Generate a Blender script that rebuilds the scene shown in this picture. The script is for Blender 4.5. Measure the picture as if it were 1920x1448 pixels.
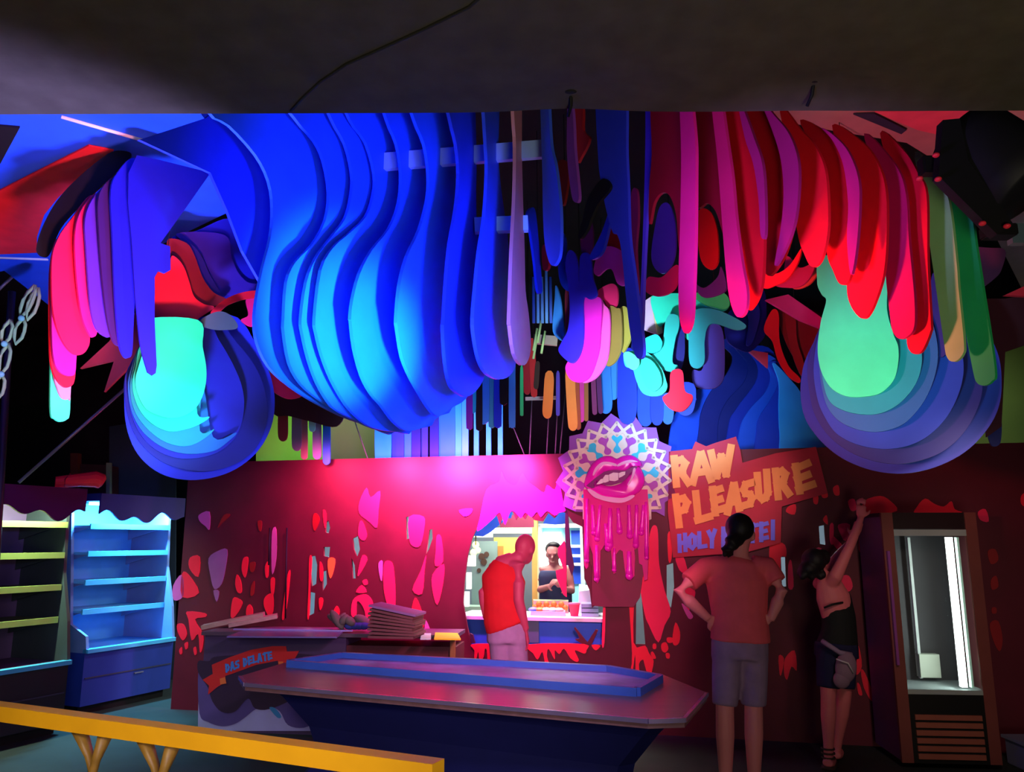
import bpy, bmesh, math, random
from mathutils import Vector, Matrix
random.seed(7)
for o in list(bpy.data.objects): bpy.data.objects.remove(o)
SC = bpy.context.scene
COL = SC.collection

# ------------------------------------------------------------------ camera
CAMZ = 1.58; PITCH = math.radians(10.9); F = 1500.0
cam = bpy.data.cameras.new('camera'); cam.sensor_width = 36; cam.lens = F/1920*36
cam.clip_end = 100
camo = bpy.data.objects.new('camera', cam); COL.objects.link(camo)
camo.location = (0, 0, CAMZ); camo.rotation_euler = (math.pi/2 + PITCH, 0, 0)
SC.camera = camo
cP, sP = math.cos(PITCH), math.sin(PITCH)
def ray(px, py):
    r = (px-960)/F; u = (724-py)/F
    return Vector((r, cP - u*sP, sP + u*cP))
def at(px, py, Y):
    d = ray(px, py); t = Y/d.y
    return Vector((d.x*t, Y, CAMZ + d.z*t))
def atz(px, py, z):
    d = ray(px, py); t = (z-CAMZ)/d.z
    return Vector((d.x*t, d.y*t, z))
def onplane(px, py, p0, n):
    d = ray(px, py); c = Vector((0, 0, CAMZ))
    t = (p0-c).dot(n)/d.dot(n)
    return c + d*t

# ------------------------------------------------------------------ world, view
w = bpy.data.worlds.new('world'); SC.world = w; w.use_nodes = True
w.node_tree.nodes['Background'].inputs[0].default_value = (0.20, 0.16, 0.32, 1)
w.node_tree.nodes['Background'].inputs[1].default_value = 0.05
SC.view_settings.view_transform = 'Standard'; SC.view_settings.look = 'None'
SC.view_settings.gamma = 1; SC.view_settings.use_curve_mapping = False
SC.view_settings.exposure = 0.0

# ------------------------------------------------------------------ lights (stage lamps of the tent, plus added fill spots)
def spot(name, loc, tgt, col, e, ang, blend=0.6, size=0.12):
    l = bpy.data.lights.new(name, 'SPOT'); l.color = col; l.energy = e
    l.spot_size = math.radians(ang); l.spot_blend = blend; l.shadow_soft_size = size
    o = bpy.data.objects.new(name, l); COL.objects.link(o); o.location = loc
    o.rotation_euler = (Vector(tgt)-Vector(loc)).to_track_quat('-Z', 'Y').to_euler()
    return o
spot('blue_flood_lamp', (0.30, 2.3, 2.0), (-0.78, 4.0, 2.75), (0.06, 0.08, 1.0), 420, 66, 0.8, 0.1)
spot('cyan_spot_lamp', (0.1, 2.4, 1.7), (-0.98, 3.8, 2.72), (0.06, 0.75, 1.0), 800, 28, 0.9, 0.05)
spot('soffit_wash_lamp', (-1.4, 3.3, 1.2), (-2.7, 3.95, 3.7), (0.36, 0.32, 1.0), 620, 92, 0.4, 0.12)
spot('left_drip_fill', (-1.0, 2.4, 1.6), (-2.5, 4.1, 3.05), (1.0, 0.26, 0.34), 460, 42, 0.5, 0.1)  # added red fill, brightens the far left drips
spot('red_flood_lamp', (0.45, 3.1, 1.9), (1.85, 4.1, 2.75), (1.0, 0.14, 0.16), 250, 70, 0.9, 0.08)
spot('violet_flood_lamp', (0.5, 2.6, 2.3), (1.3, 3.5, 3.2), (0.45, 0.25, 1.0), 70, 70, 0.9, 0.1)
spot('mint_spot_lamp', (-0.7, 3.3, 1.2), (-1.95, 4.5, 2.2), (0.06, 1.0, 0.70), 95, 20, 0.5, 0.06)
spot('mint_spot_lamp', (0.9, 2.5, 1.4), (2.05, 4.3, 2.5), (0.30, 1.0, 0.75), 140, 30, 0.9, 0.1)
for mx, me_, mc in ((-1.75, 60, (1.0, 0.10, 0.30)), (-1.15, 170, (1.0, 0.10, 0.38)), (-0.62, 270, (1.0, 0.10, 0.52)), (-0.10, 280, (1.0, 0.10, 0.75))):
    wy = 8.04 - (mx+3.19)*0.2273
    spot('magenta_wall_lamp', (mx, wy-0.42, 2.30), (mx, wy, 2.05), mc, me_, 150, 1.0, 0.05)
spot('sign_fill', (1.2, 4.4, 2.3), (1.75, 6.9, 2.05), (1.0, 0.60, 0.62), 170, 36, 0.9, 0.08)  # added fill so the sign and its lettering come out brighter
spot('red_wall_lamp', (0.6, 3.6, 1.9), (0.1, 7.2, 1.2), (1.0, 0.32, 0.46), 400, 62, 1.0, 0.2)
spot('blue_fill', (1.1, 5.6, 2.5), (1.6, 7.3, 2.85), (0.25, 0.60, 1.0), 160, 65, 0.8, 0.08)  # added blue fill for the navy waves
spot('blue_fill', (-0.7, 6.5, 2.5), (-0.75, 7.9, 2.55), (0.15, 0.60, 1.0), 130, 100, 0.8, 0.08)  # another added fill, lifts the blue tongues behind the drop
spot('center_fill', (0.3, 3.4, 1.9), (0.70, 5.2, 2.62), (0.85, 0.82, 1.0), 400, 38, 0.8, 0.06)  # extra fill, added to lighten the central magenta and teal slices
spot('backdrop_fill', (-1.9, 8.6, 3.6), (-1.9, 9.6, 2.5), (0.9, 1.0, 0.75), 60, 110, 0.8, 0.1)  # added to light the lime and khaki cloths
spot('backdrop_fill', (4.1, 7.4, 3.4), (4.6, 8.6, 2.6), (0.9, 1.0, 0.75), 30, 110, 0.8, 0.1)  # its twin, added for the pale green cloth at right
spot('room_fill', (0.2, -1.2, 1.9), (-1.9, 6.5, 0.7), (0.74, 0.66, 1.0), 420, 50, 1.0, 0.5)  # added broad fill from behind the camera, brings out all paint colours
spot('table_fill', (0.9, 2.6, 2.4), (-0.6, 5.4, 0.7), (0.80, 0.66, 1.0), 190, 62, 0.9, 0.1)  # small added fill over the table wood
spot('warm_bar_lamp', (-1.6, 0.2, 2.4), (-1.3, 3.2, 0.9), (1.0, 0.85, 0.6), 230, 50, 1.0, 0.2)
spot('warm_canopy_lamp', (0.9, -0.6, 0.5), (0.9, 1.6, 3.2), (1.0, 0.90, 0.62), 210, 165, 1.0, 0.6)
spot('warm_corner_fill', (2.2, 3.4, 2.2), (3.1, 6.2, 1.0), (1.0, 0.70, 0.55), 60, 50, 0.9, 0.15)  # weak added fill in front of the glass fridge

# ------------------------------------------------------------------ materials
def lin(c):
    c = c/255.0
    return c/12.92 if c <= 0.04045 else ((c+0.055)/1.055)**2.4
MATS = {}
def M(r, g, b, rough=0.6, var=0.12, scale=6.0, metal=0.0, spec=0.3, emit=0.0):
    key = (r, g, b, rough, var, scale, metal, spec, emit)
    if key in MATS: return MATS[key]
    m = bpy.data.materials.new('paint_%d_%d_%d' % (r, g, b)); m.use_nodes = True
    nt = m.node_tree; bs = nt.nodes['Principled BSDF']
    base = (lin(r), lin(g), lin(b), 1)
    bs.inputs['Roughness'].default_value = rough; bs.inputs['Metallic'].default_value = metal
    bs.inputs['Specular IOR Level'].default_value = spec
    tc = nt.nodes.new('ShaderNodeTexCoord'); nz = nt.nodes.new('ShaderNodeTexNoise')
    nz.inputs['Scale'].default_value = scale; nz.inputs['Detail'].default_value = 5
    nt.links.new(tc.outputs['Object'], nz.inputs['Vector'])
    mx = nt.nodes.new('ShaderNodeMix'); mx.data_type = 'RGBA'
    mx.inputs['A'].default_value = tuple(v*(1-var*1.6) for v in base[:3]) + (1,)
    mx.inputs['B'].default_value = tuple(min(1, v*(1+var)) for v in base[:3]) + (1,)
    nt.links.new(nz.outputs['Fac'], mx.inputs['Factor'])
    nt.links.new(mx.outputs['Result'], bs.inputs['Base Color'])
    if emit:
        bs.inputs['Emission Color'].default_value = base
        bs.inputs['Emission Strength'].default_value = emit
    MATS[key] = m
    return m
def wood(r, g, b, scale=3.0, rough=0.45):
    key = ('wood', r, g, b, scale)
    if key in MATS: return MATS[key]
    m = bpy.data.materials.new('wood_grain'); m.use_nodes = True
    nt = m.node_tree; bs = nt.nodes['Principled BSDF']; bs.inputs['Roughness'].default_value = rough
    tc = nt.nodes.new('ShaderNodeTexCoord'); mp = nt.nodes.new('ShaderNodeMapping')
    mp.inputs['Scale'].default_value = (scale*0.4, scale*8, scale*4)
    nz = nt.nodes.new('ShaderNodeTexNoise'); nz.inputs['Scale'].default_value = 2.5; nz.inputs['Detail'].default_value = 6
    nt.links.new(tc.outputs['Object'], mp.inputs['Vector']); nt.links.new(mp.outputs['Vector'], nz.inputs['Vector'])
    cr = nt.nodes.new('ShaderNodeValToRGB')
    cr.color_ramp.elements[0].color = (lin(r)*0.55, lin(g)*0.55, lin(b)*0.55, 1)
    cr.color_ramp.elements[1].color = (lin(r)*1.3, lin(g)*1.3, lin(b)*1.3, 1)
    nt.links.new(nz.outputs['Fac'], cr.inputs['Fac']); nt.links.new(cr.outputs['Color'], bs.inputs['Base Color'])
    MATS[key] = m
    return m
def glass_mat():
    if 'glass' in MATS: return MATS['glass']
    m = bpy.data.materials.new('thin_glass'); m.use_nodes = True; nt = m.node_tree
    for n in list(nt.nodes):
        if n.type == 'BSDF_PRINCIPLED': nt.nodes.remove(n)
    out = [n for n in nt.nodes if n.type == 'OUTPUT_MATERIAL'][0]
    t = nt.nodes.new('ShaderNodeBsdfTransparent'); t.inputs[0].default_value = (0.9, 0.95, 0.93, 1)
    g = nt.nodes.new('ShaderNodeBsdfGlossy'); g.inputs['Roughness'].default_value = 0.05
    fr = nt.nodes.new('ShaderNodeFresnel'); fr.inputs[0].default_value = 1.4
    mx = nt.nodes.new('ShaderNodeMixShader')
    nt.links.new(fr.outputs[0], mx.inputs[0]); nt.links.new(t.outputs[0], mx.inputs[1]); nt.links.new(g.outputs[0], mx.inputs[2])
    nt.links.new(mx.outputs[0], out.inputs[0]); MATS['glass'] = m
    return m

# ------------------------------------------------------------------ object helpers
def tag(o, label=None, cat=None, group=None, kind=None):
    if label: o['label'] = label
    if cat: o['category'] = cat
    if group: o['group'] = group
    if kind: o['kind'] = kind
    return o
def thing(name, label, cat, loc=(0, 0, 0), group=None):
    o = bpy.data.objects.new(name, None); COL.objects.link(o); o.location = loc; o.empty_display_size = 0.1
    return tag(o, label, cat, group)
def link(name, me, mat, parent=None):
    o = bpy.data.objects.new(name, me); COL.objects.link(o)
    if mat is not None: me.materials.append(mat)
    if parent is not None:
        o.parent = parent
        base = Vector(parent.location)
        p = parent
        while p.parent is not None:
            p = p.parent; base += Vector(p.location)
        me.transform(Matrix.Translation(-base))
    return o
def finish(bm, name, mat, parent=None, smooth=False):
    bmesh.ops.recalc_face_normals(bm, faces=bm.faces)
    me = bpy.data.meshes.new(name); bm.to_mesh(me); bm.free()
    if smooth:
        for p in me.polygons: p.use_smooth = True
    return link(name, me, mat, parent)
def add_prism(bm, pts, vec):
    """closed prism: polygon pts (3-D, planar) swept along vec"""
    n = len(pts)
    a = [bm.verts.new(p) for p in pts]; b = [bm.verts.new(p+vec) for p in pts]
    bm.faces.new(a); bm.faces.new(list(reversed(b)))
    for i in range(n):
        j = (i+1) % n
        bm.faces.new((a[j], a[i], b[i], b[j]))
def prism(name, pts, vec, mat, parent=None):
    bm = bmesh.new(); add_prism(bm, pts, vec)
    return finish(bm, name, mat, parent)
def add_box(bm, c, s, rz=0.0, M3=None):
    R = M3 if M3 is not None else Matrix.Rotation(rz, 3, 'Z')
    v = []
    for dx in (-1, 1):
        for dy in (-1, 1):
            for dz in (-1, 1):
                v.append(bm.verts.new(Vector(c) + R @ Vector((dx*s[0]/2, dy*s[1]/2, dz*s[2]/2))))
    for f in ((0,1,3,2),(4,6,7,5),(0,4,5,1),(2,3,7,6),(0,2,6,4),(1,5,7,3)):
        bm.faces.new([v[i] for i in f])
def box(name, c, s, mat, parent=None, rz=0.0, bev=0.0):
    bm = bmesh.new(); add_box(bm, c, s, rz)
    if bev: bmesh.ops.bevel(bm, geom=bm.edges[:], offset=bev, segments=2, affect='EDGES')
    return finish(bm, name, mat, parent)
def frame_for(d):
    d = d.normalized(); up = Vector((0, 0, 1)) if abs(d.z) < 0.95 else Vector((0, 1, 0))
    s = d.cross(up).normalized(); return s, s.cross(d).normalized()
def add_tube(bm, pts, rad, n=10, flat=1.0, side=None, cap=True):
    pts = [Vector(p) for p in pts]
    if not isinstance(rad, (list, tuple)): rad = [rad]*len(pts)
    rings = []
    for i, p in enumerate(pts):
        d = pts[min(i+1, len(pts)-1)] - pts[max(i-1, 0)]
        if side is not None:
            s = Vector(side); s = (s - d.normalized()*s.dot(d.normalized())).normalized(); u = s.cross(d.normalized())
        else: s, u = frame_for(d)
        rr = rad[i]; fl = flat[i] if isinstance(flat, (list, tuple)) else flat
        rings.append([bm.verts.new(p + s*(rr*math.cos(2*math.pi*k/n)) + u*(rr*fl*math.sin(2*math.pi*k/n))) for k in range(n)])
    for a, b in zip(rings, rings[1:]):
        for k in range(n):
            bm.faces.new((a[k], a[(k+1) % n], b[(k+1) % n], b[k]))
    if cap:
        bm.faces.new(rings[0][::-1]); bm.faces.new(rings[-1])
def tube(name, pts, rad, mat, parent=None, n=10):
    bm = bmesh.new(); add_tube(bm, pts, rad, n)
    return finish(bm, name, mat, parent, True)
def add_ball(bm, c, r, R=None):
    m = Matrix.Translation(Vector(c)) @ (R.to_4x4() if R is not None else Matrix.Identity(4)) @ Matrix.Diagonal((r[0], r[1], r[2], 1))
    bmesh.ops.create_uvsphere(bm, u_segments=16, v_segments=12, radius=1, matrix=m)
def ball(name, c, r, mat, parent=None):
    bm = bmesh.new(); add_ball(bm, c, r)
    return finish(bm, name, mat, parent, True)
def smoothpts(P, k=5):
    """closed Catmull-Rom through control points"""
    n = len(P); out = []
    for i in range(n):
        p0, p1, p2, p3 = P[i-1], P[i], P[(i+1) % n], P[(i+2) % n]
        for j in range(k):
            t = j/k
            out.append(tuple(0.5*((2*p1[a]) + (-p0[a]+p2[a])*t + (2*p0[a]-5*p1[a]+4*p2[a]-p3[a])*t*t + (-p0[a]+3*p1[a]-3*p2[a]+p3[a])*t**3) for a in (0, 1)))
    return out

# ------------------------------------------------------------------ palette
BLK = M(14, 13, 16, 0.7); DARK = M(26, 25, 32, 0.8)
BLUE = M(40, 100, 255, 0.5); BLUE2 = M(28, 60, 220, 0.5); NAVY = M(22, 34, 130, 0.5)
SKY = M(60, 160, 250, 0.5); TEAL = M(30, 235, 125, 0.5); MINT = M(60, 240, 140, 0.5)
RED = M(245, 24, 44, 0.5); PINK = M(250, 30, 110, 0.5); MAGENTA = M(235, 40, 210, 0.5)
VIOLET = M(92, 44, 180, 0.5); PLUM = M(110, 30, 110, 0.5); DKRED = M(150, 16, 30, 0.5)
WHITE = M(225, 228, 235, 0.6); MAUVE = M(190, 130, 150, 0.5); OLIVE = M(130, 125, 60, 0.5)
LIME = M(120, 205, 70, 0.7); ORANGE = M(250, 130, 60, 0.5); YELLOW = M(245, 190, 50, 0.5)
CYAN = M(30, 235, 235, 0.5)

# ================================================================== the setting
fl = box('floor', (0, 6, -0.05), (18, 18, 0.1), M(44, 52, 50, 0.75, 0.35, 3.0)); tag(fl, kind='structure')
cl = box('ceiling', (0, 7.2, 4.6), (18, 9.5, 0.1), M(16, 16, 20, 0.9)); tag(cl, kind='structure')
wb = box('wall_back', (0, 11.6, 2.2), (18, 0.1, 4.7), M(22, 24, 26, 0.9, 0.3)); tag(wb, kind='structure')
for nm, x in (('wall_left', -8.0), ('wall_right', 8.0)):
    tag(box(nm, (x, 6, 2.2), (0.1, 14, 4.7), M(24, 24, 28, 0.9)), kind='structure')

# near canopy of stretched cloth, its rear edge over the camera's view
bm = bmesh.new(); NX, NY = 90, 50
ties = [atz(1070, 190, 3.2), atz(1530, 172, 3.2)]
EDGE = 2.84
def canopy_z(x, y):
    z = 3.205 + 0.02*math.sin(x*0.9+0.6)*math.sin(y*1.1) + 0.004*x
    for t in ties:
        d2 = ((x-t.x)/0.22)**2 + ((y-t.y)/0.10)**2
        z += 0.035*math.exp(-d2)
    return z
g = [[bm.verts.new((-5+10*i/NX, -2.5+(EDGE+2.5)*j/NY, canopy_z(-5+10*i/NX, -2.5+(EDGE+2.5)*j/NY))) for j in range(NY+1)] for i in range(NX+1)]
for i in range(NX):
    for j in range(NY): bm.faces.new((g[i][j], g[i+1][j], g[i+1][j+1], g[i][j+1]))
bmesh.ops.solidify(bm, geom=bm.faces[:], thickness=-0.015)
canopy = finish(bm, 'canopy', M(108, 100, 82, 0.95, 0.25, 9.0), None, True)
tag(canopy, 'dull grey brown stretched cloth canopy overhead in the foreground', 'canopy')
sp = []
for px, py in ((930, -20), (880, 22), (800, 60), (720, 95), (650, 125), (600, 158), (565, 190), (545, 212)):
    p = atz(px, py, 3.19); sp.append(Vector((p.x, p.y, canopy_z(p.x, min(p.y, EDGE))-0.003)))
tube('seam', sp, 0.006, M(40, 38, 34, 0.9), canopy, 6)
for i, t in enumerate(ties):
    t0 = Vector((t.x, t.y, canopy_z(t.x, t.y)))
    tube('tie_cord', [t0+Vector((0, 0, 0.02)), t0+Vector((0.005, 0.05, -0.03)), t0+Vector((-0.005, 0.08, -0.06))], 0.007, BLK, canopy, 6)
    ball('pinch_knot', t0+Vector((0, 0.0, -0.002)), (0.025, 0.014, 0.008), M(30, 28, 26, 0.9), canopy)

# soffit panels left and right, above the sculptures
SZ = 3.68
def zpoly(name, pxs, z, th, mat, parent=None):
    return prism(name, [atz(x, y, z) for x, y in pxs], Vector((0, 0, th)), mat, parent)
sof = zpoly('ceiling_soffit', [(-700, 150), (330, 150), (440, 300), (428, 398), (300, 460), (96, 520), (91, 572), (8, 508), (-700, 640)], SZ, 0.08, M(30, 92, 250, 0.7, 0.1))
tag(sof, kind='structure')
zpoly('painted_zigzag', [(-60, 388), (166, 274), (213, 283), (155, 326), (108, 372), (83, 403), (69, 445), (69, 474), (-60, 480)], SZ-0.012, 0.01, M(245, 40, 60, 0.6, 0.2), sof)
zpoly('painted_wedge', [(-80, 230), (37, 240), (-2, 312), (-80, 330)], SZ-0.012, 0.01, BLK, sof)
for a, b in (((115, 218), (268, 262)), ((268, 262), (395, 322)), ((-20, 482), (90, 486))):
    p, q = atz(*a, SZ), atz(*b, SZ)
    tube('rib', [p, q], 0.012, WHITE, sof, 6)
sor = zpoly('ceiling_soffit', [(1440, 160), (2600, 160), (2600, 700), (1925, 560), (1860, 430), (1800, 330), (1700, 268), (1560, 245), (1450, 225)], SZ+0.27, 0.08, M(170, 150, 150, 0.8, 0.15))
tag(sor, kind='structure')
zpoly('painted_zigzag', [(1640, 210), (1850, 206), (1790, 260), (1720, 244)], SZ+0.255, 0.01, M(225, 110, 140, 0.6, 0.2), sor)
zpoly('painted_zigzag', [(1600, 215), (1640, 214), (1700, 244), (1690, 252)], SZ+0.255, 0.01, M(50, 60, 90, 0.6, 0.2), sor)

# cloth backdrops far behind
def backdrop(name, pxs, Y, mat, label, cat):
    o = prism(name, [at(x, y, Y) if y < 1200 else Vector((at(x, y, Y).x, Y, 0)) for x, y in pxs], Vector((0, 0.02, 0)), mat)
    return tag(o, label, cat)
backdrop('backdrop_cloth', [(480, 640), (606, 640), (606, 900), (480, 900)], 9.6, M(120, 210, 60, 0.8, 0.15, 2), 'lime green cloth backdrop behind the left teal bulb', 'cloth')
backdrop('backdrop_cloth', [(607, 700), (706, 700), (706, 900), (607, 900)], 9.65, M(105, 120, 80, 0.8, 0.15, 2), 'khaki cloth backdrop beside the lime one', 'cloth')
backdrop('backdrop_cloth', [(1740, 560), (1880, 590), (2150, 560), (2150, 900), (1740, 900)], 8.6, M(130, 160, 85, 0.8, 0.15, 2), 'pale green cloth backdrop behind the right bulb', 'cloth')
backdrop('backdrop_cloth', [(205, 800), (330, 780), (330, 1250), (205, 1250)], 9.7, M(48, 60, 70, 0.85), 'slate grey screen standing behind the lit display fridge', 'screen')
t = thing('wooden_crate', 'brown wooden crate panel left of the slate screen', 'crate', at(175, 930, 9.2))
prism('panel', [at(x, min(y, 1270), 9.25) if y < 1200 else Vector((at(x, y, 9.25).x, 9.25, 0)) for x, y in ((140, 870), (199, 872), (199, 1262), (140, 1262))], Vector((0, .3, 0)), wood(70, 30, 26), t)
prism('post', [at(x, y, 9.2) if y < 1200 else Vector((at(x, y, 9.2).x, 9.2, 0)) for x, y in ((132, 850), (146, 850), (146, 1264), (132, 1264))], Vector((0, .08, 0)), wood(110, 50, 30), t)
prism('post', [at(x, y, 9.2) if y < 1200 else Vector((at(x, y, 9.2).x, 9.2, 0)) for x, y in ((199, 868), (206, 868), (206, 1264), (199, 1264))], Vector((0, .05, 0)), M(130, 140, 110), t)

# truss at left
t = thing('tent_truss', 'slim dark steel tent pole with a diagonal brace at left', 'truss', (at(30, 500, 6.2).x, 6.2, 0))
p = at(28, 500, 6.2); q = Vector((at(28, 930, 6.2).x, 6.2, 0.0))
tube('pole', [Vector((p.x, 6.2, 3.55)), q], 0.028, M(70, 55, 60, 0.4, metal=0.6), t)
tube('brace', [at(35, 905, 6.2), at(262, 705, 6.6)], 0.013, M(150, 140, 150, 0.4, metal=0.5), t)
tube('brace', [at(-20, 560, 6.25), at(22, 520, 6.2)], 0.012, M(150, 140, 150, 0.4, metal=0.5), t)
# pale green rope garland: each loop is a link
t = thing('loop_garland', 'pale green garland of knotted loops hanging beside the tent pole', 'garland', at(30, 560, 5.6))
def ring_link(a, b, wdt):
    a, b = at(*a, 5.6), at(*b, 5.6); d = b-a; s = Vector((d.z, 0, -d.x)).normalized()*wdt
    pts = [a, a+d*.25+s*.8, a+d*.5+s, a+d*.75+s*.8, b, a+d*.75-s*.8, a+d*.5-s, a+d*.25-s*.8, a]
    return tube('loop', pts, 0.013, M(170, 205, 140, 0.7), t, 6)
for a, b in (((66, 535), (38, 596)), ((44, 596), (30, 645)), ((20, 600), (6, 646)), ((16, 644), (2, 702)), ((4, 702), (-6, 750)), ((72, 540), (52, 600))):
    ring_link(a, b, 0.035)
for c in ((40, 597), (8, 645), (2, 702)): ball('knot', at(*c, 5.57), (0.022,)*3, M(140, 220, 200), t)

# red starburst behind left bulb
def star(name, pxs, Y, mat, label):
    o = prism(name, [at(x, y, Y) for x, y in pxs], Vector((0, 0.03, 0)), mat)
    return tag(o, label, 'star panel')
star('starburst_panel', [(150, 691), (205, 640), (225, 600), (270, 580), (300, 620), (262, 668), (230, 700), (195, 735), (214, 676)], 6.4, M(240, 80, 90, 0.6), 'salmon red pointed starburst panel behind the left drips')
star('starburst_panel', [(1885, 553), (1935, 530), (2050, 520), (2050, 580), (1935, 556)], 4.6, M(245, 50, 80, 0.6), 'pink pointed starburst panel at the right edge')
st3 = star('starburst_panel', [(1436, 562), (1478, 552), (1530, 588), (1600, 640), (1500, 600)], 6.0, M(230, 60, 150, 0.6), 'magenta pointed starburst panel beside the right teal bulb')
star('starburst_panel', [(1400, 655), (1440, 662), (1440, 690)], 6.6, M(230, 70, 100, 0.6), 'small pink triangular panel tip above the navy waves')

_p = at(1490, 575, 6.01); tube('hanger_wire', [_p, Vector((_p.x, _p.y, 4.56))], .003, BLK, st3, 6)
# ================================================================== hanging sliced sculptures
def plane_of(x0, Y0, yaw):
    a = math.radians(yaw)
    p0 = at(x0, 620, Y0)
    d = Vector((math.cos(a), math.sin(a), 0)); n = Vector((-math.sin(a), math.cos(a), 0))
    return p0, n
def fin(parent, pxs, x0, Y0, yaw, mat, name='slice', th=0.016, k=5, smooth=True):
    p0, n = plane_of(x0, Y0, yaw)
    P = smoothpts(pxs, k) if smooth else pxs
    pts = [onplane(x, y, p0, n) for x, y in P]
    if n.y < 0: n = -n
    return prism(name, pts, n*th, mat, parent)
def sculpture(name, label, px, py, Y):
    return thing(name, label, 'sculpture', at(px, py, Y))

# --- A: the big blue drop
def z3(P): return [(380+.3229*x, 180+.3229*y) for x, y in P]
def z4(P): return [(440+.2917*x, 500+.2917*y) for x, y in P]
A = sculpture('drop_sculpture', 'huge blue drop built of hanging upright slices in the middle', 700, 560, 4.0)
fin(A, [(262, 262), (387, 221), (420, 190), (640, 190), (560, 400), (505, 520), (488, 528), (455, 470), (428, 398), (395, 324)], 395, 3.32, 62, M(34, 58, 225, 0.5), smooth=False)
TOP = 150
A_s = [
 ([(400, TOP), (395, 212), (430, 235), (480, 290), (505, 340), (512, 390), (508, 445), (494, 500), (482, 560), (478, 605), (484, 645), (505, 688), (545, 725), (595, 757), (660, 788), (730, 803), (770, 780), (760, 600), (740, 400), (700, TOP)], 480, 66, BLUE),
 (z3([(420, -90), (540, 130), (650, 260), (705, 380), (735, 560), (715, 720), (640, 860), (540, 965), (490, 1080), (475, 1290)]) + z4([(320, 420), (355, 620), (430, 755), (540, 850), (640, 912), (730, 963), (900, 1040), (1040, 1055), (1080, 700), (1050, 400)]) + z3([(1000, 900), (1000, 500), (900, -90)]), 533, 67, BLUE),
 (z3([(690, -90), (750, 130), (830, 280), (870, 450), (866, 570), (830, 710), (740, 830), (660, 940), (605, 1080), (575, 1290)]) + z4([(440, 430), (480, 600), (535, 750), (605, 870), (660, 925), (740, 968), (900, 1043), (1050, 1061), (1150, 1040), (1180, 650), (1100, 300)]) + z3([(1080, 800), (1080, 400), (980, -90)]), 566, 68, BLUE),
 (z3([(800, -90), (855, 130), (950, 270), (1000, 450), (994, 575), (950, 700), (850, 800), (760, 880), (690, 1010), (655, 1290)]) + z4([(530, 430), (565, 570), (625, 725), (700, 860), (745, 920), (810, 985), (900, 1040), (1050, 1063), (1200, 1038), (1290, 980), (1290, 650), (1200, 300)]) + z3([(1180, 800), (1180, 400), (1080, -90)]), 593, 69, BLUE),
 (z3([(1030, -90), (1070, 130), (1130, 280), (1155, 450), (1142, 620), (1085, 770), (985, 895), (915, 1030), (875, 1180), (862, 1290)]) + z4([(752, 350), (772, 520), (820, 700), (880, 815), (945, 890), (1010, 980), (1080, 1045), (1130, 1056), (1220, 1030), (1320, 960), (1400, 905), (1420, 600), (1320, 300)]) + z3([(1310, 800), (1330, 400), (1260, -90)]), 660, 70, BLUE),
 (z3([(1190, -90), (1230, 130), (1290, 280), (1315, 450), (1308, 600), (1260, 780), (1190, 930), (1147, 1100), (1130, 1290)]) + z4([(1050, 400), (1080, 580), (1135, 715), (1190, 812), (1240, 895), (1290, 955), (1330, 955), (1400, 905), (1470, 865), (1510, 790), (1510, 550), (1460, 300)]) + z3([(1450, 800), (1470, 400), (1430, -90)]), 745, 72, BLUE),
 (z3([(1410, -90), (1440, 130), (1475, 280), (1490, 450), (1475, 650), (1440, 850), (1420, 1050), (1405, 1290)]) + z4([(1345, 400), (1360, 620), (1390, 760), (1440, 815), (1495, 836), (1560, 790), (1610, 690), (1620, 500), (1600, 250)]) + z3([(1590, 700), (1590, 300), (1560, -90)]), 835, 75, M(40, 70, 215, 0.5)),
 (z3([(1630, -90), (1640, 130), (1650, 300), (1655, 450), (1640, 700), (1610, 900), (1590, 1100), (1575, 1290)]) + z4([(1545, 450), (1575, 600), (1625, 690), (1700, 725), (1770, 700), (1810, 610), (1812, 400), (1790, 200)]) + z3([(1770, 800), (1720, 400), (1720, -90)]), 895, 78, M(50, 90, 240, 0.5)),
 (z3([(1805, -90), (1810, 130), (1820, 300), (1815, 600), (1800, 900), (1787, 1290)]) + z4([(1775, 380), (1800, 560), (1850, 635), (1888, 600), (1905, 500), (1890, 300), (1870, 150)]) + z3([(1870, 900), (1855, 400), (1850, -90)]), 957, 80, M(215, 145, 150, 0.5)),
]
for P, x0, yaw, mt in A_s: fin(A, P, x0, 3.35, yaw, mt, k=3)
def bar(name, a, b, h, d, mat, parent):
    a, b = Vector(a), Vector(b); c = (a+b)/2; v = b-a
    s = Vector((v.x, v.y, 0)).normalized(); R = Matrix((v.normalized(), Vector((-s.y, s.x, 0)), v.normalized().cross(Vector((-s.y, s.x, 0))))).transposed()
    bm = bmesh.new(); add_box(bm, c, (v.length, d, h), M3=R)
    return finish(bm, name, mat, parent)
bar('batten', at(545, 318, 3.98), at(1022, 280, 3.64), 0.09, 0.03, M(150, 185, 255, 0.6), A)
bar('batten', at(890, 424, 3.72), at(990, 420, 3.72), 0.075, 0.04, M(150, 215, 255, 0.6), A)

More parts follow.
